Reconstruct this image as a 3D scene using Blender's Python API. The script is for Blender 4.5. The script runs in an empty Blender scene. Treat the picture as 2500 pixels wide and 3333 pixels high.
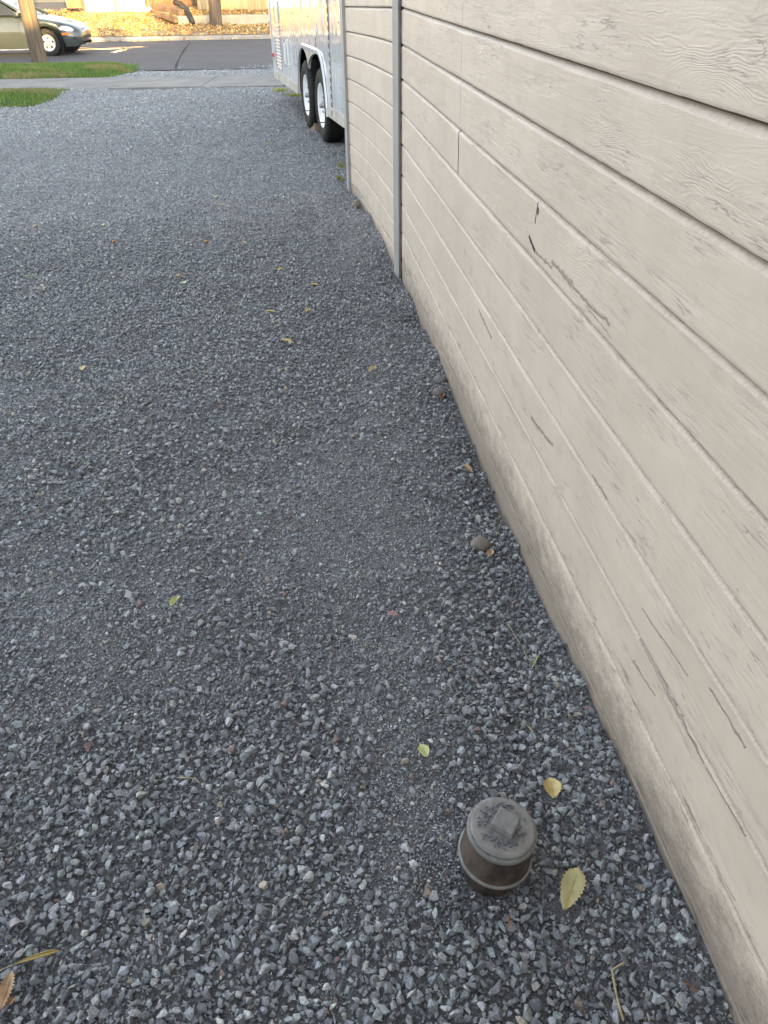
import bpy, bmesh, math, random
import numpy as np
from mathutils import Vector, Matrix

# ------------------------------------------------------------------ scene, camera, light
S = bpy.context.scene
C = S.collection
R_ = math.radians
F, PITCH, ROLL, H, GS = 2505.0, R_(35.5), R_(1.0), 1.5, 0.017
CP, SP = math.cos(PITCH), math.sin(PITCH)

cd = bpy.data.cameras.new('camera')
cam = bpy.data.objects.new('camera', cd)
C.objects.link(cam)
cd.sensor_fit = 'VERTICAL'
cd.sensor_height = 24.0
cd.sensor_width = 18.0
cd.lens = F / 3333.0 * 24.0
cd.clip_start = 0.02
cd.clip_end = 600
cam.matrix_world = Matrix.Translation((0, 0, H)) @ Matrix.Rotation(R_(90) - PITCH, 4, 'X') @ Matrix.Rotation(-ROLL, 4, 'Z')
S.camera = cam

SUN_EL, SUN_AZ = 12.0, 20.0          # light travels towards (-sin az, cos az)
w = bpy.data.worlds.new('World')
S.world = w
w.use_nodes = True
wn = w.node_tree.nodes
sky = wn.new('ShaderNodeTexSky')
sky.sky_type = 'NISHITA'
sky.sun_disc = False
sky.sun_elevation = R_(SUN_EL)
sky.sun_rotation = R_(180 - SUN_AZ)
sky.air_density = 1.0
sky.dust_density = 1.2
sky.ozone_density = 1.0
wn['Background'].inputs['Strength'].default_value = 0.15
hsv = wn.new('ShaderNodeHueSaturation')           # thin high haze: paler sky than the clear-air model
hsv.inputs['Saturation'].default_value = 0.36
w.node_tree.links.new(sky.outputs[0], hsv.inputs['Color'])
w.node_tree.links.new(hsv.outputs[0], wn['Background'].inputs['Color'])

sl = bpy.data.lights.new('sun', 'SUN')
sl.energy = 5.0
sl.angle = R_(0.5)
sl.color = (1.0, 0.68, 0.26)
so = bpy.data.objects.new('sun', sl)
C.objects.link(so)
sd = Vector((-math.sin(R_(SUN_AZ)) * math.cos(R_(SUN_EL)), math.cos(R_(SUN_AZ)) * math.cos(R_(SUN_EL)), -math.sin(R_(SUN_EL))))
so.rotation_euler = sd.to_track_quat('-Z', 'Y').to_euler()
so.location = (5, -10, 20)

vs = S.view_settings
vs.view_transform = 'Standard'
vs.look = 'None'
vs.gamma = 1
vs.use_curve_mapping = False
vs.exposure = 2.5

# ------------------------------------------------------------------ geometry of the place
O3 = np.array([0, 0, H])
def ray(px, py):
    a, b = px - 1250.0, py - 1666.5
    x = a * math.cos(ROLL) - b * math.sin(ROLL)
    y = a * math.sin(ROLL) + b * math.cos(ROLL)
    d = np.array([x, F * CP - y * SP, -F * SP - y * CP])
    return d / np.linalg.norm(d)

def _h(ix, iy, s):
    n = (ix.astype(np.int64) * 374761393 + iy.astype(np.int64) * 668265263 + s * 982451653) & 0x7fffffff
    n = ((n ^ (n >> 13)) * 1274126177) & 0x7fffffff
    return ((n ^ (n >> 16)) & 0xffff) / 65535.0
def vnoise(x, y, s=0):
    x = np.asarray(x, float); y = np.asarray(y, float)
    ix, iy = np.floor(x), np.floor(y)
    fx, fy = x - ix, y - iy
    fx = fx * fx * (3 - 2 * fx); fy = fy * fy * (3 - 2 * fy)
    a, b, c, d = _h(ix, iy, s), _h(ix + 1, iy, s), _h(ix, iy + 1, s), _h(ix + 1, iy + 1, s)
    return (a * (1 - fx) + b * fx) * (1 - fy) + (c * (1 - fx) + d * fx) * fy
def fbm(x, y, s=0, o=3):
    v = 0; a = .5; t = 0
    x = np.asarray(x, float); y = np.asarray(y, float)
    for k in range(o):
        v = v + a * vnoise(x * 2 ** k + 13.7 * k, y * 2 ** k + 5.1 * k, s + k); t += a; a *= .5
    return v / t

def wall_x(y):
    y = np.asarray(y, float)
    near = 0.125 + (4.763 - y) * 0.1099
    far = np.interp(y, FY, FX)
    return np.where(y < 4.70, near, far)
_fy = [4.70, 5.15, 5.55, 6.10, 6.71, 7.24, 7.6]
_fx = [.118, .064, .018, -.056, -.152, -.249, -.318]
_c = np.polyfit(_fy, _fx, 3)
FY = np.linspace(4.70, 7.6, 60)
FX = np.polyval(_c, FY)

def gbase(y):
    return -GS * np.asarray(y, float)
def gz(x, y):
    """gravel height"""
    x = np.asarray(x, float); y = np.asarray(y, float)
    z = gbase(y) + (fbm(x * 1.6, y * 1.1, 3) - .5) * 0.055 * np.clip(.35 + y / 3, 0, 1) + (fbm(x * 6, y * 5, 8) - .5) * 0.030
    z = z - 0.026 * np.exp(-(((x - .24) / .11) ** 2 + ((y - .775) / .085) ** 2))          # hollow round the pipe
    z = z - 0.03 * np.exp(-(((x - .36) / .10) ** 2 + ((y - 1.55) / .35) ** 2))
    dw = wall_x(np.clip(y, -3, 7.24)) - x
    z = z + np.where(y < 7.6, (fbm(y * 3.1, y * 0 + 2, 21) - .5) * 0.13 * np.exp(-(dw / .09) ** 2), 0)
    return z
def hit(px, py, zf, lo=.2, hi=80):
    d = ray(px, py)
    prev = None
    for t in np.concatenate([np.arange(lo, 8, .01), np.arange(8, hi, .03)]):
        p = O3 + t * d
        if p[2] <= float(zf(p[0], p[1])):
            return p
    return O3 + hi * d
def G0(x, y): return -GS * y
def on(px, py): return hit(px, py, gz)
def atY(px, py, Y):
    d = ray(px, py); return O3 + d * (Y / d[1])

# ------------------------------------------------------------------ helpers
WORLD = {}
def tag(o, label=None, cat=None, group=None, kind=None):
    if label: o['label'] = label
    if cat: o['category'] = cat
    if group: o['group'] = group
    if kind: o['kind'] = kind
    return o
def thing(name, loc, label, cat, group=None):
    o = bpy.data.objects.new(name, None); C.objects.link(o)
    o.location = loc; WORLD[o.name] = Vector(loc); o.empty_display_size = .1
    return tag(o, label, cat, group)
def mk(name, vf, mat, parent=None, origin=None, smooth=False, bevel=0, uvs=None):
    v = np.asarray(vf[0], float).reshape(-1, 3); f = vf[1]
    if origin is None:
        origin = (v[:, 0].mean(), v[:, 1].mean(), v[:, 2].min())
    origin = Vector(origin)
    me = bpy.data.meshes.new(name)
    me.from_pydata((v - np.array(origin)).tolist(), [], [list(q) for q in f])
    me.validate(clean_customdata=False)
    if smooth: me.polygons.foreach_set('use_smooth', [True] * len(me.polygons))
    me.materials.append(mat)
    me.update()
    o = bpy.data.objects.new(name, me); C.objects.link(o)
    WORLD[o.name] = origin
    if parent is not None:
        o.parent = parent; o.location = origin - WORLD[parent.name]
    else:
        o.location = origin
    if bevel:
        b = o.modifiers.new('bevel', 'BEVEL'); b.width = bevel; b.segments = 2; b.limit_method = 'ANGLE'
    return o
def join(*vfs):
    V = []; Fc = []; n = 0
    for v, f in vfs:
        v = np.asarray(v, float).reshape(-1, 3)
        V.append(v); Fc += [[i + n for i in q] for q in f]; n += len(v)
    return np.concatenate(V), Fc
def box(c, s, rz=0, rx=0, ry=0):
    x, y, z = [q / 2 for q in s]
    v = [Vector(p) for p in ((-x, -y, -z), (x, -y, -z), (x, y, -z), (-x, y, -z), (-x, -y, z), (x, -y, z), (x, y, z), (-x, y, z))]
    M = Matrix.Rotation(rz, 3, 'Z') @ Matrix.Rotation(ry, 3, 'Y') @ Matrix.Rotation(rx, 3, 'X')
    v = [tuple(M @ p + Vector(c)) for p in v]
    return v, [(0, 3, 2, 1), (4, 5, 6, 7), (0, 1, 5, 4), (1, 2, 6, 5), (2, 3, 7, 6), (3, 0, 4, 7)]
def prism(poly, ext):
    n = len(poly); e = np.array(ext, float); p = np.asarray(poly, float)
    v = np.concatenate([p, p + e])
    f = [list(range(n))[::-1], list(range(n, 2 * n))] + [[i, (i + 1) % n, n + (i + 1) % n, n + i] for i in range(n)]
    return v, f
def tube(pts, rad, n=8, cap=True):
    pts = [Vector(p) for p in pts]; V = []; Fc = []
    rad = rad if hasattr(rad, '__len__') else [rad] * len(pts)
    for i, p in enumerate(pts):
        t = (pts[min(i + 1, len(pts) - 1)] - pts[max(i - 1, 0)]).normalized()
        a = t.cross(Vector((.13, .2, 1) if abs(t.z) < .9 else (1, .1, 0))).normalized(); b = t.cross(a)
        for k in range(n):
            q = p + (a * math.cos(2 * math.pi * k / n) + b * math.sin(2 * math.pi * k / n)) * rad[i]
            V.append(tuple(q))
    for i in range(len(pts) - 1):
        for k in range(n):
            Fc.append((i * n + k, i * n + (k + 1) % n, (i + 1) * n + (k + 1) % n, (i + 1) * n + k))
    if cap:
        Fc.append(tuple(range(n))[::-1]); Fc.append(tuple((len(pts) - 1) * n + k for k in range(n)))
    return V, Fc
def lathe(prof, c, axis=(0, 0, 1), n=48, rmod=None):
    """prof: list of (r, h) along the axis"""
    ax = Vector(axis).normalized()
    a = ax.cross(Vector((0, 0, 1) if abs(ax.z) < .9 else (1, 0, 0))).normalized(); b = ax.cross(a)
    V = []; Fc = []
    for i, (r, h) in enumerate(prof):
        for k in range(n):
            th = 2 * math.pi * k / n
            rr = r * (rmod(i, th) if rmod else 1)
            V.append(tuple(Vector(c) + ax * h + (a * math.cos(th) + b * math.sin(th)) * rr))
    for i in range(len(prof) - 1):
        for k in range(n):
            Fc.append((i * n + k, i * n + (k + 1) % n, (i + 1) * n + (k + 1) % n, (i + 1) * n + k))
    return V, Fc
def grid(xs, ys, zf):
    X, Y = np.meshgrid(xs, ys); Z = zf(X, Y)
    v = np.stack([X, Y, Z], -1).reshape(-1, 3); nx = len(xs)
    f = [(j * nx + i, j * nx + i + 1, (j + 1) * nx + i + 1, (j + 1) * nx + i) for j in range(len(ys) - 1) for i in range(nx - 1)]
    return v, f

# ------------------------------------------------------------------ materials
def mat(name):
    m = bpy.data.materials.new(name); m.use_nodes = True
    nt = m.node_tree; return m, nt, nt.nodes['Principled BSDF']
class N:
    def __init__(s, nt): s.nt = nt
    def new(s, t, **k):
        n = s.nt.nodes.new(t)
        for a, b in k.items(): setattr(n, a, b)
        return n
    def put(s, sock, v):
        if isinstance(v, bpy.types.NodeSocket): s.nt.links.new(v, sock)
        else: sock.default_value = v
    def math(s, op, a, b=0.0, c=None, clamp=False):
        n = s.new('ShaderNodeMath', operation=op, use_clamp=clamp)
        s.put(n.inputs[0], a); s.put(n.inputs[1], b)
        if c is not None: s.put(n.inputs[2], c)
        return n.outputs[0]
    def vmath(s, op, a, b=None, scale=None):
        n = s.new('ShaderNodeVectorMath', operation=op); s.put(n.inputs[0], a)
        if b is not None: s.put(n.inputs[1], b)
        if scale is not None: s.put(n.inputs['Scale'], scale)
        return n.outputs['Value'] if op in ('LENGTH', 'DISTANCE', 'DOT_PRODUCT') else n.outputs[0]
    def noise(s, vec, scale, detail=3, rough=.55, dist=0, out=0):
        n = s.new('ShaderNodeTexNoise'); s.put(n.inputs['Vector'], vec)
        n.inputs['Scale'].default_value = scale; n.inputs['Detail'].default_value = detail
        n.inputs['Roughness'].default_value = rough; n.inputs['Distortion'].default_value = dist
        return n.outputs[out]
    def ramp(s, v, a, b, c0=0.0, c1=1.0):
        n = s.new('ShaderNodeMapRange'); s.put(n.inputs[0], v)
        n.inputs[1].default_value = a; n.inputs[2].default_value = b; n.inputs[3].default_value = c0; n.inputs[4].default_value = c1
        n.interpolation_type = 'SMOOTHSTEP'
        return n.outputs[0]
    def mix(s, f, a, b):
        n = s.new('ShaderNodeMix', data_type='RGBA'); s.put(n.inputs[0], f)
        for k, v in ((6, a), (7, b)):
            s.put(n.inputs[k], v if isinstance(v, bpy.types.NodeSocket) else tuple(v) + (1,) if len(v) == 3 else v)
        return n.outputs[2]
    def bump(s, h, strength, dist, normal=None):
        n = s.new('ShaderNodeBump'); s.put(n.inputs['Height'], h)
        n.inputs['Strength'].default_value = strength; n.inputs['Distance'].default_value = dist
        if normal is not None: s.put(n.inputs['Normal'], normal)
        return n.outputs[0]
    def obj(s): return s.new('ShaderNodeTexCoord').outputs['Object']
    def mapping(s, v, sc):
        n = s.new('ShaderNodeMapping'); s.put(n.inputs[0], v); n.inputs['Scale'].default_value = sc; return n.outputs[0]

def simple(name, col, rough=.7, var=.15, scale=8, bump=.3, bscale=40, bdist=.004, metal=0, spec=.5, stretch=(1, 1, 1), coat=0):
    m, nt, b = mat(name); n = N(nt); v = n.mapping(n.obj(), stretch)
    k = n.noise(v, scale, 5, .6)
    c0 = [q * (1 - var) for q in col]; c1 = [min(1, q * (1 + var)) for q in col]
    n.put(b.inputs['Base Color'], n.mix(n.ramp(k, .3, .7), c0, c1))
    b.inputs['Roughness'].default_value = rough; b.inputs['Metallic'].default_value = metal
    b.inputs['Specular IOR Level'].default_value = spec
    if coat: b.inputs['Coat Weight'].default_value = coat; b.inputs['Coat Roughness'].default_value = .05
    if bump: n.put(b.inputs['Normal'], n.bump(n.noise(v, bscale, 5, .6), bump, bdist))
    return m

# stones: colour per stone
m_stone, nt, b = mat('gravel_stone'); n = N(nt)
at = n.new('ShaderNodeAttribute', attribute_name='tint')
ob = n.obj()
k = n.noise(ob, 260, 3, .6)
k2 = n.noise(ob, 900, 2, .6)
colr = n.mix(n.ramp(k, .3, .7), (.66, .67, .69), (1.28, 1.26, 1.22))
mm = n.new('ShaderNodeMix', data_type='RGBA', blend_type='MULTIPLY'); mm.inputs[0].default_value = 1
n.put(mm.inputs[6], at.outputs['Color']); n.put(mm.inputs[7], colr)
n.put(b.inputs['Base Color'], mm.outputs[2])
b.inputs['Roughness'].default_value = .62
b.inputs['Specular IOR Level'].default_value = .5
n.put(b.inputs['Normal'], n.bump(n.math('ADD', k, n.math('MULTIPLY', k2, .4)), .5, .0016))

# sheet of fines below the stones
m_fines, nt, b = mat('gravel_fines'); n = N(nt); ob = n.obj()
vo = n.new('ShaderNodeTexVoronoi'); n.put(vo.inputs['Vector'], ob); vo.inputs['Scale'].default_value = 85
vb = n.new('ShaderNodeTexVoronoi'); n.put(vb.inputs['Vector'], ob); vb.inputs['Scale'].default_value = 190
sep = n.new('ShaderNodeSeparateColor'); n.put(sep.inputs[0], vo.outputs['Color'])
sep2 = n.new('ShaderNodeSeparateColor'); n.put(sep2.inputs[0], vb.outputs['Color'])
tone = n.mix(sep.outputs[0], (.105, .107, .112), (.31, .315, .322))
tone2 = n.mix(sep2.outputs[1], (.11, .111, .114), (.25, .25, .253))
tone = n.mix(.55, tone, tone2)
big = n.noise(ob, 1.3, 4, .6)
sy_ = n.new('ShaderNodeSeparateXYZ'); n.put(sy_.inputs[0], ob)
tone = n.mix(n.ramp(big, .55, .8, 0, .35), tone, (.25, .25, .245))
tone = n.mix(n.ramp(sy_.outputs[1], -4, 3, 0, .6), tone, (.31, .315, .32))  # paler with distance: grazing sky sheen put into the colour
tone = n.mix(n.ramp(sy_.outputs[1], -7.2, -2.5, .62, 0), tone, (.045, .045, .047))  # darker close by: shade in the gaps between stones painted in
n.put(b.inputs['Base Color'], tone); b.inputs['Roughness'].default_value = .9
b.inputs['Specular IOR Level'].default_value = .25
hh = n.math('ADD', n.math('MULTIPLY', vo.outputs['Distance'], -1.0), n.math('MULTIPLY', vb.outputs['Distance'], -.6))
n.put(b.inputs['Normal'], n.bump(hh, .9, .008))

# painted siding -- UV in metres (u along the wall, v height)
def uv_of(px, py):
    """where a photograph point lies on the near wall, in wall metres"""
    d = ray(px, py); nx, ny = 1, .1099
    t = (0.125 + 4.763 * .1099) / (d[0] + .1099 * d[1])
    p = O3 + d * t
    return (p[1] * math.sqrt(1 + .1099 ** 2), p[2])
m_paint, nt, b = mat('old_cream_paint'); n = N(nt)
uvn = n.new('ShaderNodeUVMap', uv_map='UVMap').outputs[0]
wa = n.new('ShaderNodeAttribute', attribute_name='wear')
ws = n.new('ShaderNodeSeparateColor'); n.put(ws.inputs[0], wa.outputs['Color'])
wear, dirt, cove = ws.outputs[0], ws.outputs[1], ws.outputs[2]
ba = n.new('ShaderNodeAttribute', attribute_name='board').outputs['Fac']
cb = n.new('ShaderNodeCombineXYZ'); n.put(cb.inputs[2], n.math('MULTIPLY', ba, 7.3))
uvw = n.vmath('ADD', uvn, cb.outputs[0])
grainv = n.mapping(uvw, (2.2, 34, 1))
warp = n.noise(n.mapping(uvw, (2.0, 7, 1)), 1.6, 3, .5)
gx = n.new('ShaderNodeSeparateXYZ'); n.put(gx.inputs[0], uvw)
# growth rings: sine of a warped height
ph = n.math('ADD', n.math('MULTIPLY', gx.outputs[1], 700.0), n.math('MULTIPLY', warp, 150.0))
ring = n.math('SINE', ph)
ringmask = n.ramp(n.noise(n.mapping(uvw, (1.5, 4, 1)), 1.3, 2), .44, .66)
g1 = n.noise(grainv, 2.4, 6, .65, .6)
g2 = n.noise(n.mapping(uvw, (12, 110, 1)), 1.0, 5, .6, .8)
cl = n.ramp(n.noise(n.mapping(uvw, (2.2, 6, 1)), 1.5, 3, .6), .44, .66)       # clusters of cracked paint
cr = n.noise(n.mapping(uvw, (7, 60, 1)), 1.0, 5, .60, .5)
crk = n.ramp(n.math('ABSOLUTE', n.math('SUBTRACT', cr, .5)), 0, .016, 1, 0)
crk = n.math('MULTIPLY', n.math('MULTIPLY', crk, cl), n.ramp(n.noise(n.mapping(uvw, (16, 45, 1)), 1.0, 3), .45, .60))
fleck = n.noise(n.mapping(uvw, (10, 62, 1)), 1.4, 7, .68, .5)
thr = n.math('SUBTRACT', n.math('ADD', fleck, n.math('MULTIPLY', wear, .26)), .845)
peel = n.ramp(thr, 0, .012)
orange = n.noise(uvw, 420, 3, .6)
lum = n.noise(uvw, 3.1, 5, .62)
streak = n.noise(n.mapping(uvw, (14, 1.2, 1)), 1.5, 4, .6)
paint = n.mix(n.ramp(lum, .3, .72), (.615, .525, .432), (.69, .592, .49))
paint = n.mix(n.ramp(streak, .45, .8, 0, .25), paint, (.56, .475, .39))
fib = n.noise(n.mapping(uvw, (230, 120, 1)), 1.0, 5, .72, .6)
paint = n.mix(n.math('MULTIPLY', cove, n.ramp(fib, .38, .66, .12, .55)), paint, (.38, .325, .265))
# grime and painted-in shade under each lap and splash dirt above the ground
dn = n.noise(n.mapping(uvw, (9, 16, 1)), 1.6, 6, .7)
dn2 = n.noise(n.mapping(uvw, (110, 150, 1)), 1.2, 6, .75)
dm = n.ramp(n.math('ADD', n.math('ADD', dirt, n.math('MULTIPLY', n.math('SUBTRACT', dn, .5), 1.7)), n.math('MULTIPLY', n.math('SUBTRACT', dn2, .5), 1.3)), .15, 1.30)
bare = n.mix(g2, (.27, .225, .185), (.43, .365, .305))
colr = n.mix(peel, paint, bare)
colr = n.mix(n.math('MULTIPLY', crk, .12), colr, (.30, .26, .22))
colr = n.mix(n.math('MULTIPLY', dm, .80), colr, (.212, .175, .142))
colr = n.mix(n.ramp(dirt, 1.6, 2.4), colr, (.075, .058, .036))  # lap recess: grime plus groove shade put into the colour
# individual joints and splits
def segmask(p0, p1, wid, noisy=.004):
    ua, va = p0; ub, vb_ = p1
    A = Vector((ua, va, 0)); B = Vector((ub, vb_, 0)); D = B - A; L2 = D.length_squared
    wob = n.vmath('SCALE', n.vmath('SUBTRACT', n.noise(n.mapping(uvn, (1, 1, 1)), 55, 4, .6, out=1), (.5, .5, .5)), scale=noisy * 2)
    fl = n.new('ShaderNodeSeparateXYZ'); n.put(fl.inputs[0], n.vmath('ADD', uvn, wob))
    cc = n.new('ShaderNodeCombineXYZ'); n.put(cc.inputs[0], fl.outputs[0]); n.put(cc.inputs[1], fl.outputs[1])
    rel = n.vmath('SUBTRACT', cc.outputs[0], tuple(A))
    t = n.math('DIVIDE', n.vmath('DOT_PRODUCT', rel, tuple(D)), L2, clamp=True)
    near = n.vmath('SUBTRACT', rel, n.vmath('SCALE', tuple(D), scale=t))
    return n.ramp(n.vmath('LENGTH', near), wid * .55, wid, 1, 0)
darks = [((1494, 425), (1490, 565), .0085, .002), ((1497, 405), (1506, 10), .0018, .001),
         ((1751, 662), (1741, 724), .0042, .002), ((1752, 682), (1751, 692), .0075, .001), ((1723, 770), (1740, 815), .006, .004)]
bares = [((1740, 815), (1795, 868), .005, .012), ((1798, 850), (1860, 925), .007, .014), ((1865, 935), (1985, 1055), .0045, .012),
         ((1905, 990), (1990, 1100), .0012, .006), ((2080, 2080), (2290, 2480), .0035, .006), ((2300, 2500), (2425, 2720), .0022, .003),
         ((2312, 2240), (2425, 2430), .0035, .008), ((2060, 2150), (2130, 2260), .003, .010), ((1560, 1010), (1600, 1100), .006, .010),
         ((1730, 1360), (1800, 1450), .006, .010), ((1930, 1550), (1975, 1620), .004, .008), ((2090, 1980), (2240, 2200), .0025, .008)]
dk = None
for a_, b_, wd, nz in darks:
    s_ = segmask(uv_of(*a_), uv_of(*b_), wd, nz); dk = s_ if dk is None else n.math('MAXIMUM', dk, s_)
br_ = None
for a_, b_, wd, nz in bares:
    s_ = segmask(uv_of(*a_), uv_of(*b_), wd, nz); br_ = s_ if br_ is None else n.math('MAXIMUM', br_, s_)
colr = n.mix(n.math('MULTIPLY', br_, .9), colr, bare)
colr = n.mix(dk, colr, (.012, .011, .012))
n.put(b.inputs['Base Color'], colr)
n.put(b.inputs['Roughness'], n.math('ADD', .50, n.math('MULTIPLY', dm, .3)))
b.inputs['Specular IOR Level'].default_value = .4
hgt = n.math('ADD', n.math('MULTIPLY', g1, .5), n.math('MULTIPLY', n.math('MULTIPLY', ring, ringmask), .10))
hgt = n.math('ADD', hgt, n.math('MULTIPLY', crk, -.7))
hgt = n.math('ADD', hgt, n.math('MULTIPLY', peel, -.7))
hgt = n.math('ADD', hgt, n.math('MULTIPLY', orange, .10))
hgt = n.math('ADD', hgt, n.math('MULTIPLY', n.math('MULTIPLY', g2, cl), 1.2))
hgt = n.math('ADD', hgt, n.math('MULTIPLY', n.math('MULTIPLY', fib, cove), .45))
hgt = n.math('SUBTRACT', hgt, n.math('MULTIPLY', br_, 1.2))
hgt = n.math('SUBTRACT', hgt, n.math('MULTIPLY', dk, 3))
hgt = n.math('ADD', hgt, n.math('MULTIPLY', n.math('MULTIPLY', dn2, dm), .6))
n.put(b.inputs['Normal'], n.bump(hgt, .9, .0022))

m_trim = simple('trim_paint', (.36, .355, .34), .55, .10, 14, .5, 60, .002, stretch=(1, 1, .25))
m_roof = simple('roof_shingle', (.12, .115, .11), .9, .2, 5)
m_dark = simple('dark_interior', (.02, .02, .02), .9, .1, 5, 0)
m_white = simple('white_paint', (.72, .72, .70), .4, .05, 3, .1, 20, .002)

# ------------------------------------------------------------------ the setting: ground
def road_z(x, y): return gbase(y)
def yard_z(x, y):
    y = np.asarray(y, float)
    z = -.5083 + .13 + .030 * (y - 29.9)
    return z + np.clip(y - 33.6, 0, 5.0) * .075 + (fbm(np.asarray(x) * .8, y * .8, 31) - .5) * .12 * np.clip((y - 30.1) / 1.0, 0, 1)
m_dirt = simple('bare_dirt', (.30, .23, .14), .95, .3, 3, .6, 20, .02)
m_far = simple('far_ground', (.16, .14, .09), .95, .3, .4, .4, 5, .02)
def ground_prof(X, Y):
    return np.interp(Y, [-150, 0, 29.5, 30.4, 34, 39, 60, 250], [2.4, -.03, -.56, -.45, -.35, -.02, .4, 4]) - .03
tag(mk('ground', grid(np.linspace(-200, 200, 21), np.array([-150, -60, -20, -5, 0, 10, 20, 29.5, 30.4, 34, 39, 60, 120, 250.]), ground_prof), m_far), kind='structure')
gx_ = np.concatenate([np.linspace(-9, -3, 60)[:-1], np.linspace(-3, 1.4, 190)[:-1], np.linspace(1.4, 9, 20)])
gy_ = np.concatenate([np.linspace(-4, 0, 40)[:-1], np.linspace(0, 6, 260)[:-1], np.linspace(6, 19.3, 160)])
tag(mk('gravel_ground', grid(gx_, gy_, gz), m_fines, smooth=True), kind='structure')

m_conc, nt, b = mat('pavement_concrete'); n = N(nt); ob = n.obj()
k = n.noise(ob, 1.7, 6, .65); k2 = n.noise(ob, 60, 4, .6)
cc_ = n.mix(n.ramp(k, .35, .7), (.155, .152, .142), (.235, .23, .215))
cc_ = n.mix(n.ramp(k2, .5, .8, 0, .5), cc_, (.15, .15, .145))
n.put(b.inputs['Base Color'], cc_); b.inputs['Roughness'].default_value = .85
n.put(b.inputs['Normal'], n.bump(k2, .3, .004))
# sidewalk, slab by slab inside one structure
slabs = []
x0 = -24.0
while x0 < 14:
    v, f = box((x0 + .745, 16.58, 0), (1.482, 1.98, .10)); v = np.array(v); v[:, 2] += gbase(v[:, 1]) + .022 - .05 + random.Random(int(x0 * 10)).uniform(-.003, .003)
    slabs.append((v, f)); x0 += 1.49
tag(mk('sidewalk', join(*slabs), m_conc, bevel=.008), kind='structure')

m_asph, nt, b = mat('asphalt'); n = N(nt); ob = n.obj()
k = n.noise(ob, .9, 6, .65); k2 = n.noise(ob, 90, 4, .7); k3 = n.noise(n.mapping(ob, (.35, 1.6, 1)), 1.2, 5, .6)
cc_ = n.mix(n.ramp(k, .3, .72), (.050, .049, .054), (.072, .070, .076))
cc_ = n.mix(n.ramp(k2, .5, .8, 0, .6), cc_, (.085, .083, .082))
cc_ = n.mix(n.ramp(k3, .62, .72, 0, .5), cc_, (.09, .08, .07))
n.put(b.inputs['Base Color'], cc_); b.inputs['Roughness'].default_value = .85
n.put(b.inputs['Normal'], n.bump(k2, .4, .006))
tag(mk('road', grid(np.linspace(-70, 60, 66), np.linspace(19.1, 30.0, 12), lambda X, Y: gbase(Y) + .012), m_asph), kind='structure')
# sealed crack across the road
cp_ = [hit(px, py, G0) for px, py in ((573, 228), (575, 212), (583, 196), (592, 178), (600, 165), (610, 152), (618, 143))]
m_tar = simple('crack_sealant', (.040, .039, .042), .95, .2, 20, spec=.1)
cv = []
for i, p in enumerate(cp_):
    wd = .022 + .01 * math.sin(i * 2.1)
    cv += [(p[0] - wd, p[1], gbase(p[1]) + .016), (p[0] + wd, p[1], gbase(p[1]) + .016)]
tag(mk('road_crack_seal', (cv, [(2 * i, 2 * i + 1, 2 * i + 3, 2 * i + 2) for i in range(len(cp_) - 1)]), m_tar), kind='structure')
# wet, chalky run-off on the road beside the car
def blob(cx, cy, rx, ry, seed, n_=40, z=.016, slope=True):
    r = random.Random(seed); ph_ = [r.uniform(0, 6.28) for _ in range(5)]
    v = [(cx, cy, gbase(cy) + z)]
    for i in range(n_):
        a = 2 * math.pi * i / n_
        k_ = 1 + .22 * math.sin(2 * a + ph_[0]) + .18 * math.sin(5 * a + ph_[1]) + .12 * math.sin(9 * a + ph_[2])
        x, y = cx + rx * k_ * math.cos(a), cy + ry * k_ * math.sin(a)
        v.append((x, y, gbase(y) + z))
    return v, [(0, 1 + i, 1 + (i + 1) % n_) for i in range(n_)]
m_wet, nt, b = mat('wet_runoff'); n = N(nt); ob = n.obj()
b.inputs['Base Color'].default_value = (.10, .10, .11, 1)
b.inputs['Roughness'].default_value = .06; b.inputs['Specular IOR Level'].default_value = .9
n.put(b.inputs['Normal'], n.bump(n.noise(n.mapping(ob, (1, 2, 1)), 6, 3), .12, .02))
tag(mk('puddle', join(*[blob(*q) for q in ((-8.3, 26.3, .85, .32, 1), (-9.6, 26.9, .9, .25, 2), (-7.4, 26.9, .45, .16, 3), (-7.25, 25.4, .10, .8, 7), (-11.5, 26.6, 1.5, .25, 4))]), m_wet), kind='structure')

# kerb beyond the road
m_kerb = simple('kerb_concrete', (.34, .31, .26), .85, .15, 3, .4, 40, .004)
ks = []
x0 = -60.0
while x0 < 50:
    v, f = box((x0 + 1.49, 30.05, 0), (2.97, .18, .36)); v = np.array(v); v[:, 2] += -.5083 - .05
    ks.append((v, f)); x0 += 2.98
tag(mk('kerb', join(*ks), m_kerb, bevel=.02), kind='structure')
tag(mk('far_verge', grid(np.linspace(-60, 50, 180), np.linspace(30.14, 40, 40), yard_z), m_dirt, smooth=True), kind='structure')

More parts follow.
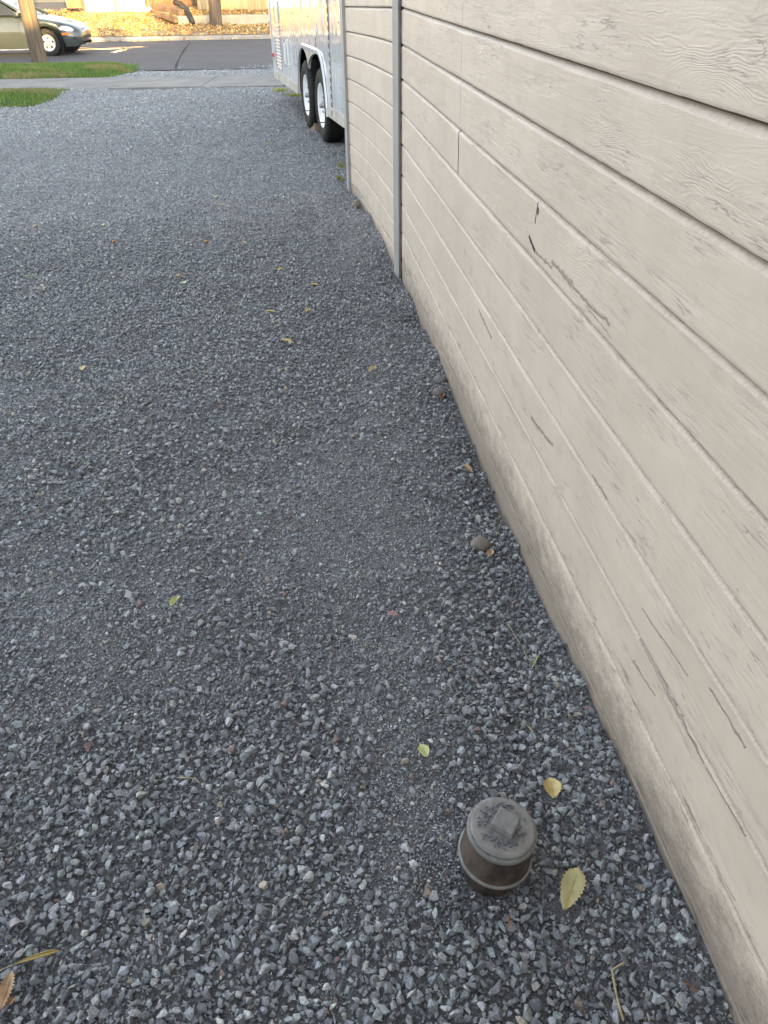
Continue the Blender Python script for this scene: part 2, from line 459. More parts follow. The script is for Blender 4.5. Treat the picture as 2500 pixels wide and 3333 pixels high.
# ------------------------------------------------------------------ gravel stones (uncountable)
rng = np.random.default_rng(7)
def hull_templates(nT, npmin, npmax, seed):
    rg = np.random.default_rng(seed); out = []
    while len(out) < nT:
        k_ = rg.integers(npmin, npmax + 1)
        p = rg.normal(size=(k_, 3)); p /= np.linalg.norm(p, axis=1)[:, None]
        p *= rg.uniform(.78, 1.08, (k_, 1))
        p *= np.array([1, rg.uniform(.55, .95), rg.uniform(.32, .72)])
        bm = bmesh.new()
        for q in p: bm.verts.new(q)
        r = bmesh.ops.convex_hull(bm, input=bm.verts)
        bmesh.ops.delete(bm, geom=[v for v in bm.verts if not v.link_faces], context='VERTS')
        bmesh.ops.triangulate(bm, faces=bm.faces)
        bm.verts.index_update()
        v = np.array([q.co[:] for q in bm.verts]); f = np.array([[x.index for x in q.verts] for q in bm.faces])
        bm.free()
        v /= (np.abs(v).max() + 1e-9)
        out.append((v, f))
    return out
T_hi = hull_templates(50, 10, 15, 1)
T_lo = hull_templates(40, 7, 9, 2)

PAL = np.array([[.165, .172, .182], [.150, .158, .170], [.19, .197, .205], [.13, .136, .148], [.225, .23, .232], [.28, .275, .262], [.22, .195, .160], [.17, .125, .110], [.105, .110, .122], [.36, .35, .33]])
PALW = np.array([.23, .20, .18, .14, .11, .028, .018, .007, .08, .007]); PALW = PALW / PALW.sum()

def finesmask(x, y):
    f = fbm(x * 1.5 + 3, y * .75 + .7, 41, 3)
    tr = np.exp(-((x - (-.02 - .05 * y)) / .20) ** 2) * np.clip((y - .9) / .6, 0, 1) * .07      # worn path of fines
    tl = np.exp(-((x - (-.55 - .38 * y)) / .25) ** 2) * np.clip((y - 1.2) / 1, 0, 1) * .07
    hol = .24 * np.exp(-(((x - .02) / .20) ** 2 + ((y - .80) / .22) ** 2)) + .14 * np.exp(-(((x + .40) / .16) ** 2 + ((y - .98) / .10) ** 2))
    near_wall = np.exp(-((wall_x(np.clip(y, -3, 7.2)) - x - .10) / .18) ** 2) * .06
    left = -.14 * np.exp(-(((x + .75) / .45) ** 2 + ((y - .8) / .6) ** 2))
    return np.clip((f + tr + tl + hol - near_wall + left - .54) * 4.0, 0, 1)

stV, stF, stC = [], [], []
nv_tot = 0
def scatter(y0, y1, cell, s0, s1, temps, fn, lift=.25, margin=.35, tilt=.6, bright=1.0, fade=.9):
    global nv_tot
    ys = np.arange(y0, y1, cell)
    P = []
    for yy in ys:
        zc = yy * CP + H * SP
        xl = -(.5 * zc + margin) - .03 * yy
        xr = min(float(wall_x(min(yy, 7.2))), 9) if yy < 7.25 else .4
        if yy < 4.7: xr = float(wall_x(yy))
        xs = np.arange(xl, xr, cell)
        P.append(np.stack([xs, np.full_like(xs, yy)], 1))
    P = np.concatenate(P)
    P += rng.uniform(-.5, .5, P.shape) * cell
    fm = finesmask(P[:, 0], P[:, 1])
    keep = rng.random(len(P)) < fn(fm) * np.clip((P[:, 1] - y0) / fade + (1 if y0 < .5 else 0), 0, 1) * np.clip((y1 - P[:, 1]) / fade, 0, 1)
    P = P[keep]
    s = s0 + (s1 - s0) * rng.random(len(P)) ** 1.8
    inside = P[:, 0] < wall_x(np.clip(P[:, 1], -3, 7.2)) - np.where(P[:, 1] < 7.3, .35 * s, -5) 
    d2 = (P[:, 0] - .205) ** 2 + (P[:, 1] - .857) ** 2
    inside &= d2 > (.058 + .5 * s) ** 2
    inside &= ~((P[:, 1] > 15.56) & (P[:, 1] < 17.6))
    inside &= ~((P[:, 0] < GRX(P[:, 1])))
    for lx, ly in LEAFBED: inside &= ((P[:, 0] - lx) ** 2 + (P[:, 1] - ly) ** 2 > .026 ** 2) | (s < .009)
    P = P[inside]; s = s[inside]
    M = len(P)
    # orientation: yaw * tilt
    yaw = rng.uniform(0, 2 * np.pi, M); ta = rng.uniform(0, 2 * np.pi, M); tm = np.abs(rng.normal(0, tilt, M))
    cy, sy = np.cos(yaw), np.sin(yaw)
    Rz = np.zeros((M, 3, 3)); Rz[:, 0, 0] = cy; Rz[:, 0, 1] = -sy; Rz[:, 1, 0] = sy; Rz[:, 1, 1] = cy; Rz[:, 2, 2] = 1
    ax, ay = np.cos(ta), np.sin(ta); c, sn = np.cos(tm), np.sin(tm)
    Rt = np.zeros((M, 3, 3))
    Rt[:, 0, 0] = c + ax * ax * (1 - c); Rt[:, 0, 1] = ax * ay * (1 - c); Rt[:, 0, 2] = ay * sn
    Rt[:, 1, 0] = ax * ay * (1 - c); Rt[:, 1, 1] = c + ay * ay * (1 - c); Rt[:, 1, 2] = -ax * sn
    Rt[:, 2, 0] = -ay * sn; Rt[:, 2, 1] = ax * sn; Rt[:, 2, 2] = c
    RR = Rt @ Rz
    Z = gz(P[:, 0], P[:, 1]) + s * .5 * rng.uniform(lift * .2, lift * 2.0, M)
    col = PAL[rng.choice(len(PAL), M, p=PALW)] * 1.5 * rng.uniform(.66, 1.38, (M, 1)) * bright
    col = col * (1 + rng.normal(0, .02, (M, 3)))
    tid = rng.integers(0, len(temps), M)
    for k_, (tv, tf) in enumerate(temps):
        idx = np.nonzero(tid == k_)[0]
        if not len(idx): continue
        nv = len(tv)
        V = np.einsum('mij,vj->mvi', RR[idx], tv) * (s[idx] * .5)[:, None, None]
        V[:, :, 0] += P[idx, 0][:, None]; V[:, :, 1] += P[idx, 1][:, None]; V[:, :, 2] += Z[idx][:, None]
        Fx = tf[None] + (np.arange(len(idx)) * nv)[:, None, None] + nv_tot
        stV.append(V.reshape(-1, 3).astype(np.float32)); stF.append(Fx.reshape(-1, 3).astype(np.int32))
        cc = np.ones((len(idx), nv, 4), np.float32); cc[:, :, :3] = (col * np.array([.975, 1.0, 1.01]))[idx][:, None, :]
        stC.append(cc.reshape(-1, 4)); nv_tot += len(idx) * nv
    return M

# edge of the lower lawn (gravel stops there)
_lw = [hit(px, py, G0) for px, py in ((0, 353), (60, 352), (108, 347), (163, 331), (190, 312), (206, 296), (240, 292), (271, 288))]
_lwy = np.array([p[1] for p in _lw]); _lwx = np.array([p[0] for p in _lw])
_up = [hit(px, py, G0) for px, py in ((350, 256), (385, 246), (420, 240), (446, 232), (430, 222), (400, 214))]
_uy = np.array([p[1] for p in _up]); _ux = np.array([p[0] for p in _up])
def GRX(y):
    y = np.asarray(y, float)
    o = np.argsort(_lwy)
    a = np.where(y < _lwy.min(), -50, np.interp(y, _lwy[o], _lwx[o]))
    o = np.argsort(_uy)
    return np.where(y > 17.5, np.interp(y, _uy[o], _ux[o]), a)

LEAFBED = [tuple(on(*q)[:2]) for q in ((1870, 2870), (1853, 2915), (1838, 2960), (1791, 2595), (1378, 2472))]      # leaves lie on finer stones
cnt = []
# fines
cnt.append(scatter(.15, 2.9, .0052, .0035, .0085, T_lo, lambda m: .22 + .78 * m, .6, tilt=.9, bright=1.35))
cnt.append(scatter(2.0, 5.6, .0105, .006, .012, T_lo, lambda m: .30 + .7 * m, .6, tilt=.8, bright=1.3))
# medium
cnt.append(scatter(.15, 2.9, .0105, .008, .016, T_lo, lambda m: .80 - .50 * m, .55, tilt=.8))
cnt.append(scatter(2.0, 5.8, .0130, .010, .018, T_lo, lambda m: .82 - .40 * m, .6, tilt=.75))
cnt.append(scatter(4.9, 11.5, .0185, .013, .024, T_lo, lambda m: .95 - .30 * m, .45, tilt=.75, fade=1.4, bright=1.2))  # this and the next band: grazing sky sheen brightened into the stones
cnt.append(scatter(10.1, 20.2, .034, .020, .036, T_lo, lambda m: .9 - .3 * m, .3, tilt=.5, fade=1.2, bright=1.22))
# coarse
cnt.append(scatter(.15, 2.9, .0165, .013, .0275, T_hi, lambda m: .95 * (1 - m) ** 1.1 + .05, 1.15, tilt=.8, bright=1.02))
cnt.append(scatter(2.0, 6.5, .0195, .014, .025, T_hi, lambda m: .90 * (1 - m) ** 1.1 + .06, 1.1, tilt=.8, fade=1.3, bright=1.04))
print('stones', cnt, nv_tot)
# crumbs lying on the pipe cap
PIPE_TOP = np.array([.218, .85, .1485])
PIPE_ROT = Vector((0, 0, 1)).rotation_difference(Vector((.085, -.045, 1)).normalized()).to_matrix()      # the pipe leans
def crumbs(cx, cy, cz, r0, r1, cnt_, smin, smax, a0=0, a1=6.28):
    global nv_tot
    for i in range(cnt_):
        a = rng.uniform(a0, a1); r = rng.uniform(r0, r1); s_ = rng.uniform(smin, smax)
        tv, tf = T_lo[rng.integers(0, len(T_lo))]
        v = tv * s_ * .5 + np.array([cx + r * math.cos(a), cy + r * math.sin(a), cz + s_ * .18])
        v = (v - PIPE_TOP) @ np.array(PIPE_ROT).T + PIPE_TOP
        stV.append(v.astype(np.float32)); stF.append((tf + nv_tot).astype(np.int32))
        c_ = np.ones((len(v), 4), np.float32); c_[:, :3] = PAL[rng.choice(len(PAL), p=PALW)] * .95; stC.append(c_); nv_tot += len(v)
crumbs(.218, .85, .1485, .030, .050, 70, .002, .005)
crumbs(.218, .85, .1485, .027, .044, 110, .0025, .008, 3.6, 6.0)
crumbs(.218, .85, .1485, .030, .05, 110, .0025, .008, 1.0, 3.2)
crumbs(.218, .85, .1405, .0625, .066, 120, .0015, .0035)
crumbs(.218, .85, .0535, .0695, .073, 110, .0015, .0038)
crumbs(.218, .85, .1665, .0, .020, 5, .002, .005)
V = np.concatenate(stV); Fa = np.concatenate(stF); Ca = np.concatenate(stC)
me = bpy.data.meshes.new('gravel_stones')
me.vertices.add(len(V)); me.vertices.foreach_set('co', V.ravel())
me.loops.add(Fa.size); me.loops.foreach_set('vertex_index', Fa.ravel())
me.polygons.add(len(Fa)); me.polygons.foreach_set('loop_start', np.arange(0, Fa.size, 3, dtype=np.int32))
me.update(calc_edges=True)
a = me.color_attributes.new('tint', 'FLOAT_COLOR', 'POINT'); a.data.foreach_set('color', Ca.ravel())
me.polygons.foreach_set('use_smooth', np.zeros(len(Fa), dtype=bool))
me.materials.append(m_stone)
gs = bpy.data.objects.new('gravel', me); C.objects.link(gs)
tag(gs, 'loose blue grey crushed gravel covering the driveway', 'gravel', kind='stuff')
del V, Fa, Ca, stV, stF, stC

# ------------------------------------------------------------------ garage with cream siding
E0, E1 = .1595, .164
Z0, Z1 = 1.316, 1.227
Y_T2, Y_T1 = 4.70, 7.24
def lap_z(i, y):
    t = np.clip((y - Y_T2) / (Y_T1 - Y_T2), 0, 1)
    return (Z0 - E0 * i) * (1 - t) + (Z1 - E1 * i) * t
garage = thing('garage', (.5, 2.5, 0), 'weathered garage clad in cream painted horizontal boards, flaking and muddy along the foot', 'garage')
def siding(name, ya, yb, i0, i1, seed, gaps=()):
    # stations along the wall
    ys = []
    y = ya
    while y < yb:
        ys.append(y); y += .008 if (.4 < y < 2.2) else .016 if y > 0 else .03
    ys.append(yb); ys = np.array(ys)
    xs = wall_x(ys)
    arc = ys * math.sqrt(1 + .1099 ** 2) if yb <= 4.75 else np.concatenate([[0], np.cumsum(np.hypot(np.diff(xs), np.diff(ys)))]) + 9
    nxv, nyv = -np.gradient(ys), np.gradient(xs)
    ln = np.hypot(nxv, nyv); nxv, nyv = nxv / ln, nyv / ln          # outward normal (towards the gravel)
    prof = [(0.000, .0125), (.0025, .0125), (.0050, .0120), (.0072, .0098), (.0095, .0068), (.0118, .0038), (.0140, .0014), (.0160, .0), (.0178, 0)]
    prof += [(q, 0) for q in (.030, .042, .055, .068, .081, .094, .107, .120, .133, .144, .151)] + [(.1560, .0004), (.1585, .0020), (.1592, .0125)]
    VV, FF, UV, WR, BD = [], [], [], [], []
    nn = 0
    for i in range(i0, i1):
        zt = lap_z(i, ys); zb = lap_z(i + 1, ys); e = zt - zb
        wob = (vnoise(arc * 7, i * 3.3 + arc * 0, seed) - .5) * .0014 + (vnoise(arc * 60, i * 3.3 + arc * 0, seed + 1) - .5) * .0010
        lip = (vnoise(arc * 1.3, i * 5.1 + arc * 0, seed + 2) - .5) * .003 + (vnoise(arc * 30, i * 5.1 + arc * 0, seed + 3) - .5) * .0010
        K = len(prof)
        for k_, (dz, dep) in enumerate(prof):
            sc = 1 - .055 * max(i, 0) if k_ <= 8 else 1
            f_ = dz * sc / .1595
            if k_ < 8: dep = dep * sc
            z = zt - f_ * e
            if 2 < k_ < 9: z = z + wob * (k_ - 2) / 6
            if k_ >= K - 3: z = z + lip
            elif k_ == 0: z = z + .006
            dd = dep + 0 * ys
            if 8 <= k_ < K - 1:
                dd = dd + (fbm(arc * 1.6, z * 9 + i * 4, seed + 4) - .5) * .0016 + (vnoise(arc * 9, z * 60 + i * 4, seed + 6) - .5) * .0008
            elif k_ < 8:
                dd = dd + (vnoise(arc * 60, k_ + arc * 0, seed + 5) - .5) * .0004
            VV.append(np.stack([xs - nxv * dd, ys - nyv * dd, z], 1))
            UV.append(np.stack([arc, z], 1))
            hg = z - gbase(ys)
            wv = .25 + .62 * np.clip(1 - hg / .75, 0, 1) ** 1.2 + .5 * (fbm(arc * .9, z * 4 + i * 9, seed + 8) - .5)
            if dz > .13: wv = wv + .35
            if .0155 < dz < .019: wv = wv + .22
            d_ = np.clip(1.22 - hg / .19, 0, 1.2) * np.clip(1.25 - (ys - .5) * .16, .35, 1) if yb < 4.8 else np.clip(.7 - hg / .14, 0, 1)
            d_ = d_ + np.clip(.42 - hg / 1.3, 0, .42) * (.6 + .8 * fbm(arc * .7, z * 2, seed + 9))
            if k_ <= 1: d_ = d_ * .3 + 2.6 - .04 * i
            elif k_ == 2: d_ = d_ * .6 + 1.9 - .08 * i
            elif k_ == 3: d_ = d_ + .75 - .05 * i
            elif k_ == 4: d_ = d_ + .32
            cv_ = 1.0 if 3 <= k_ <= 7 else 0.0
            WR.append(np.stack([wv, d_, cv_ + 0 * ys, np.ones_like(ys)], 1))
            BD.append(np.full(len(ys), float(i)))
        n_s = len(ys)
        idx = np.arange(n_s - 1)
        yc = (ys[:-1] + ys[1:]) / 2
        okm = np.ones(n_s - 1, bool)
        for gi, gy in gaps:
            if gi == i: okm &= np.abs(yc - gy) > .0045
        idx = idx[okm]
        for k_ in range(K - 1):
            a0 = nn + k_ * n_s + idx; b0 = nn + (k_ + 1) * n_s + idx
            FF.append(np.stack([a0, b0, b0 + 1, a0 + 1], 1))
        nn += K * n_s
    VV = np.concatenate(VV); FF = np.concatenate(FF); UV = np.concatenate(UV); WR = np.concatenate(WR); BD = np.concatenate(BD)
    o = mk(name, (VV, FF.tolist()), m_paint, garage, smooth=True)
    me = o.data
    uvl = me.uv_layers.new(name='UVMap')
    li = np.zeros(len(me.loops), np.int32); me.loops.foreach_get('vertex_index', li)
    uvl.data.foreach_set('uv', UV[li].ravel().astype(np.float32))
    ca = me.color_attributes.new('wear', 'FLOAT_COLOR', 'POINT'); ca.data.foreach_set('color', WR.ravel().astype(np.float32))
    ba_ = me.attributes.new('board', 'FLOAT', 'POINT'); ba_.data.foreach_set('value', BD.astype(np.float32))
    try: me.set_sharp_from_angle(angle=R_(50))
    except Exception: pass
    return o
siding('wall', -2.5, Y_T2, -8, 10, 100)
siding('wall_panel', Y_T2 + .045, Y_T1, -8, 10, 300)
def wpt(y, out, z):
    """point at wall station y, out metres proud of the boards"""
    x = float(wall_x(y)); dx = float(wall_x(y + .01) - wall_x(y - .01)) / .02
    l = math.hypot(1, dx); return (x - out / l, y + out * dx / l, z)
def batten(name, ya, yb, out, leanx, ztop=2.6, gapdark=False):
    V_ = []
    for z, s_ in ((-.28, 0), (ztop, 1)):
        for y_, o_ in ((ya, -.02), (yb, -.02), (yb, out), (ya, out)):
            p = wpt(y_, o_, z); V_.append((p[0] - leanx * (z), p[1], p[2]))
    return mk(name, (V_, [(0, 3, 2, 1), (4, 5, 6, 7), (0, 1, 5, 4), (1, 2, 6, 5), (2, 3, 7, 6), (3, 0, 4, 7)]), m_trim, garage, bevel=.002)
batten('trim_board', 4.69, 4.765, .023, .0)
batten('corner_board', 7.19, 7.30, .022, .0)
mk('shadow_gap', box(((wpt(4.683, -.004, 1)[0]), 4.683, 1.1), (.012, .010, 2.6)), m_dark, garage)
# the rest of the building: street end, far side, back, roof
ex = float(wall_x(7.24))
mk('end_wall', box((ex + 2.6, 7.22, 1.2), (5.1, .10, 2.7)), m_trim, garage)
mk('far_wall', box((5.5, 2.4, 1.2), (.12, 9.6, 2.7)), m_trim, garage)
mk('back_wall', box((3.1, -2.5, 1.2), (4.4, .10, 2.7)), m_trim, garage)
rp = [(.3, -2.9, 2.5), (5.9, -2.9, 2.5), (2.9, -2.9, 4.0)]
mk('roof', prism([(.35, -2.9, 2.52), (5.9, -2.9, 2.52), (2.9, -2.9, 3.9)], (-.45, 10.6, 0)), m_roof, garage)

# ------------------------------------------------------------------ cleanout pipe
m_pipe = simple('rusty_pipe', (.078, .061, .049), .75, .45, 30, .6, 220, .001, spec=.4, stretch=(1, 1, .5))
m_cap = simple('dusty_cap', (.20, .20, .195), .7, .22, 45, .4, 300, .0006)
def worn_edges(m, col, lo=.56, hi=.72):
    nt = m.node_tree; n = N(nt); b = nt.nodes['Principled BSDF']; src = b.inputs['Base Color'].links[0].from_socket
    g = n.new('ShaderNodeNewGeometry').outputs['Pointiness']
    n.put(b.inputs['Base Color'], n.mix(n.ramp(g, lo, hi, 0, .8), src, col))
worn_edges(m_cap, (.30, .25, .18)); worn_edges(m_pipe, (.20, .16, .12))
pc = (.218, .85, 0)
pipe = thing('drain_cleanout', (.218, .85, -.04), 'rusty brown cleanout pipe with a dusty screw cap poking up from the gravel', 'pipe')
def ribs(i, th): return 1 + (.012 * math.sin(th * 70) if i in (1, 2, 3) else 0)
mk('pipe_body', lathe([(.052, -.06), (.054, -.02), (.0560, .0), (.0605, .034), (.0625, .038), (.0645, .044), (.0690, .046), (.072, .0475), (.0725, .0505), (.072, .0535), (.0700, .056), (.0695, .075), (.0675, .10), (.0645, .124), (.0655, .127), (.0655, .133)], pc, n=420, rmod=ribs), m_pipe, pipe, smooth=True)
mk('band', lathe([(.0690, .0462), (.0735, .0472), (.0744, .0490), (.0744, .0525), (.0735, .0545), (.0695, .0556)], pc, n=96), m_cap, pipe, smooth=True)
mk('collar', lathe([(.0610, .124), (.0665, .1265), (.0680, .130), (.0680, .136), (.0670, .1395), (.0630, .1405), (.059, .1405)], pc, n=96), m_cap, pipe, smooth=True)
pcap = mk('cap', lathe([(.0620, .140), (.0632, .1425), (.0628, .1455), (.0603, .1478), (.056, .1482), (.0, .1485)], pc, n=96), m_cap, pipe, smooth=True)
nutv, nutf = box((.2215, .852, .1575), (.047, .045, .019), rz=R_(-32))
nutv = np.array(nutv); cxy = np.array([.2215, .852]); top = nutv[:, 2] > .158
nutv[top, :2] = cxy + (nutv[top, :2] - cxy) * .93
mk('square_nut', (nutv, nutf), m_cap, pcap, bevel=.003)
pipe.location = Vector(PIPE_TOP) - PIPE_ROT @ Vector((0, 0, .1885))
pipe.rotation_euler = PIPE_ROT.to_euler()

# ------------------------------------------------------------------ leaves, twigs and cobbles
def leafmat(name, c1, c2, rough=.55):
    m, nt, b = mat(name); n = N(nt); ob = n.obj()
    k = n.noise(ob, 70, 5, .7); k2 = n.noise(ob, 400, 4, .6)
    cc = n.mix(n.ramp(k, .38, .66), c1, c2)
    cc = n.mix(n.ramp(k2, .60, .75, 0, .6), cc, tuple(q * .45 for q in c1))
    n.put(b.inputs['Base Color'], cc); b.inputs['Roughness'].default_value = rough
    n.put(b.inputs['Normal'], n.bump(k, .4, .001))
    return m
L_yel = leafmat('yellow_leaf', (.56, .44, .18), (.46, .36, .14))
L_pale = leafmat('pale_leaf', (.50, .50, .22), (.42, .46, .20))
L_oliv = leafmat('olive_leaf', (.48, .42, .20), (.40, .35, .17))
L_tan = leafmat('tan_leaf', (.45, .30, .17), (.34, .21, .11))
L_brn = leafmat('brown_leaf', (.16, .075, .035), (.24, .12, .06))
L_org = leafmat('orange_leaf', (.50, .27, .06), (.40, .22, .08))
L_pink = leafmat('pink_leaf', (.45, .27, .27), (.38, .22, .22))
L_str = leafmat('dry_straw', (.46, .38, .22), (.38, .31, .19))
def leaf_mesh(p0, p1, width, curl=.3, serr=.12, seed=0, base=.35, lift=.006, roll=0.0):
    """leaf between stem p0 and tip p1"""
    p0 = Vector(p0); p1 = Vector(p1); d = p1 - p0; L = d.length; d.normalize()
    up = Vector((0, 0, 1)); sd_ = d.cross(up).normalized(); up = sd_.cross(d)
    r = random.Random(seed); nl, nw = 22, 6; V_ = []; Fc = []
    for i in range(nl + 1):
        t = i / nl
        prof = (math.sin(math.pi * min(1, (t / (2 * base)) if t < base else .5 + (t - base) / (2 * (1 - base))))) ** .75
        prof = max(prof, .02)
        hw = width / 2 * prof * (1 + (serr * (1 if i % 2 else -1) if 2 < i < nl - 1 else 0) + r.uniform(-.04, .04))
        for j in range(-nw, nw + 1):
            s = j / nw
            if roll:
                a_ = s * roll; x = math.sin(a_) * hw * .45; z = (1 - math.cos(a_)) * hw * .45
            else:
                x = s * hw; z = curl * hw * (abs(s) ** 1.4) + .0008 * math.cos(6 * t + 3 * s) * 2
            z += curl * .25 * L * (t - .5) ** 2 + .05 * L * math.sin(3.1 * t + seed) * .3
            q = p0 + d * (t * L) + sd_ * x + up * (z + lift)
            V_.append(tuple(q))
        for j in range(2 * nw):
            if i < nl:
                a_ = i * (2 * nw + 1) + j
                Fc.append((a_, a_ + 1, a_ + 2 * nw + 2, a_ + 2 * nw + 1))
    return V_, Fc
def leaf(label, a_, b_, wpx, m, cat='leaf', name='fallen_leaf', stem=0, h=.008, **k_):
    p0 = on(*a_); p1 = on(*b_)
    h = h + .019; mid = (p0 + p1) / 2; zc = mid[1] * CP + (H - mid[2]) * SP
    wd = wpx * zc / F
    p0[2] += h; p1[2] += h
    stemlab = stem
    vf = leaf_mesh(p0, p1, wd, **k_)
    ll = (Vector(p1) - Vector(p0)).length
    def vpt(t):
        zz = k_.get('lift', .006) + .0004 + k_.get('curl', .3) * .25 * ll * (t - .5) ** 2 + .05 * ll * math.sin(3.1 * t + k_.get('seed', 0)) * .3
        return tuple(Vector(p0) + (Vector(p1) - Vector(p0)) * t + Vector((0, 0, zz)))
    vein = tube([vpt(t) for t in (0, .25, .5, .75, .97)], [.0009, .0008, .0007, .0005, .0003], 5)
    o = mk(name, join(vf, vein) if not k_.get('roll') else vf, m, smooth=True)
    if stem:
        d = (Vector(p0) - Vector(p1)).normalized() * stem
        st = tube([tuple(Vector(p0) + Vector((0, 0, k_.get('lift', .006) + .002))), tuple(Vector(p0) + d * .6 + Vector((0, .0, .004))), tuple(Vector(p0) + d + Vector((.002, 0, 0)))], [.0009, .0007, .0006], 5)
        mk('stem', st, L_str, o)
    return tag(o, label, cat)
GL = 'fallen leaves on the gravel'
def L(*a, **k):
    o = leaf(*a, **k); o['group'] = GL; return o
L('large yellow green toothed leaf lying right of the capped pipe', (1878, 2852), (1828, 2990), 74, L_oliv, serr=.10, curl=.12, seed=3, base=.32, stem=.008)
L('crumpled yellow leaf just above and right of the capped pipe', (1786, 2560), (1796, 2628), 58, L_yel, serr=.16, curl=.5, seed=4, base=.5)
L('small pale green oval leaf left of and above the capped pipe', (1368, 2450), (1388, 2494), 36, L_pale, serr=0, curl=.35, seed=5, base=.5, stem=.010)
L('thin orange curled leaf standing in the gravel below the pipe', (1657, 3005), (1646, 3062), 12, L_org, serr=0, roll=2.2, seed=6)
L('narrow yellow rolled leaf at the bottom left of the gravel', (62, 3172), (214, 3124), 34, L_yel, serr=0, roll=2.7, curl=.1, seed=7, base=.7, h=.012, stem=.03)
L('tan toothed leaf on the bottom left edge of the picture', (22, 3322), (62, 3190), 44, L_tan, serr=.22, curl=.5, seed=8, base=.55, h=.014, stem=.035)
L('small brown leaf tucked under the tan toothed leaf', (18, 3310), (66, 3272), 30, L_tan, serr=.2, curl=.4, seed=9, base=.5, h=.006)
L('thin brown leaf by the muddy foot of the wall at the bottom right', (2205, 3216), (2272, 3266), 18, L_brn, serr=.1, roll=1.6, seed=10)
L('narrow green yellow leaf standing near the wall foot', (1748, 2162), (1724, 2212), 14, L_pale, serr=0, roll=1.4, seed=11, h=.012)
L('pale folded leaf on the left half of the gravel', (590, 1968), (562, 2004), 24, L_pale, serr=0, curl=.8, seed=12, base=.6)
L('small pink leaf on the worn strip of fine gravel', (1262, 2022), (1296, 2028), 22, L_pink, serr=.05, curl=.2, seed=13, base=.5)
L('tan pointed leaf beside the wall foot above the brown round stone', (1505, 1535), (1534, 1562), 18, L_tan, serr=0, curl=.6, seed=14, base=.6)
L('long thin brown leaf leaning at the wall foot', (1620, 1690), (1629, 1738), 11, L_brn, serr=0, roll=1.6, seed=15)
L('small tan leaf just below the brown round stone', (1588, 1838), (1600, 1815), 22, L_tan, serr=0, curl=.5, seed=16, base=.4)
L('dark brown leaf below the pair of grey round stones', (1432, 1320), (1446, 1304), 16, L_brn, serr=0, curl=.6, seed=17)
L('yellow folded leaf on open gravel left of the grey round stones', (1202, 1232), (1226, 1212), 16, L_yel, serr=0, curl=.7, seed=18)
L('long yellow leaf lying flat in the middle of the drive', (918, 1124), (958, 1136), 15, L_yel, serr=0, curl=.3, seed=19)
L('yellow sliver of a leaf, left one of two close together', (864, 1031), (902, 1034), 11, L_yel, serr=0, curl=.4, seed=20)
L('yellow folded leaf, right one of two close together', (998, 1036), (1012, 1024), 16, L_yel, serr=0, curl=.7, seed=21)
smalls = [(803, 800, L_yel, 'yellow leaf in the middle distance level with the batten'), (664, 797, L_org, 'orange leaf left of a yellow one in the middle distance'),
          (1036, 937, L_yel, 'yellow leaf nearest the wall in the middle distance'), (906, 889, L_yel, 'yellow leaf a step left of the wall foot'),
          (575, 911, L_yel, 'yellow leaf on the left of a close pair'), (603, 934, L_pale, 'pale leaf on the right of a close pair'),
          (340, 743, L_pale, 'pale leaf on the far left of the gravel'), (110, 746, L_yel, 'bright yellow leaf near the left edge of the drive'),
          (366, 796, L_org, 'orange leaf in the left middle distance'), (700, 650, L_pale, 'pale leaf on the far gravel'),
          (270, 1217, L_yel, 'tiny yellow leaf on the left of the gravel'), (905, 418, L_pale, 'pale green leaf left of the trailer wheels'),
          (1005, 432, L_pale, 'green leaf by the wooden block at the trailer wheel'), (870, 474, L_yel, 'yellow leaf on the gravel left of the trailer'),
          (1000, 505, L_pale, 'pale leaf below the trailer wheels'), (460, 424, L_org, 'orange leaf far up the drive'), (1156, 664, L_yel, 'yellow leaf resting by the far corner of the garage')]
for i, (px, py, m, lb) in enumerate(smalls):
    an = random.Random(i).uniform(0, 3.1); p = on(px, py); q = p + np.array([math.cos(an), math.sin(an), 0]) * .05
    p[2] += .012; q[2] += .012
    o = mk('fallen_leaf', leaf_mesh(p, q, .028, curl=.5, serr=.05, seed=i + 40), m, smooth=True); tag(o, lb, 'leaf', GL)
def twig(label, pts, r=.0013, name='twig', m=None):
    P_ = [on(*p) + np.array([0, 0, .024 + .004 * (i % 2)]) for i, p in enumerate(pts)]
    return tag(mk(name, tube([tuple(p) for p in P_], r, 6), m or L_str), label, 'twig', 'dry stalks on the gravel')
twig('bent straw stalk at the bottom edge of the gravel', [(2026, 3152), (1984, 3180), (2000, 3262), (2020, 3345)], .0022)
twig('thin forked straw in the hollow on the left', [(585, 2552), (612, 2556), (640, 2555), (655, 2572)], .0012)
twig('long thin stalk left of the muddy wall foot', [(1648, 2045), (1672, 2090), (1700, 2130), (1706, 2150), (1720, 2170)], .0010)
twig('short straw stalk right of the pale green leaf', [(1712, 2380), (1732, 2408)], .0014)
twig('pale forked stalk near the left edge of the drive', [(128, 950), (150, 956), (140, 938)], .003)
twig('straw lying far left on the gravel', [(86, 912), (122, 907)], .003)
twig('straw lying in the middle distance', [(710, 674), (752, 680)], .003)
twig('brown twig on the ground beside the garage corner', [(1050, 492), (1085, 508)], .003, m=L_brn)
m_cob = simple('cobble', (.19, .165, .145), .8, .2, 60, .3, 200, .001)
m_cob2 = simple('grey_cobble', (.17, .16, .155), .8, .2, 60, .3, 200, .001)
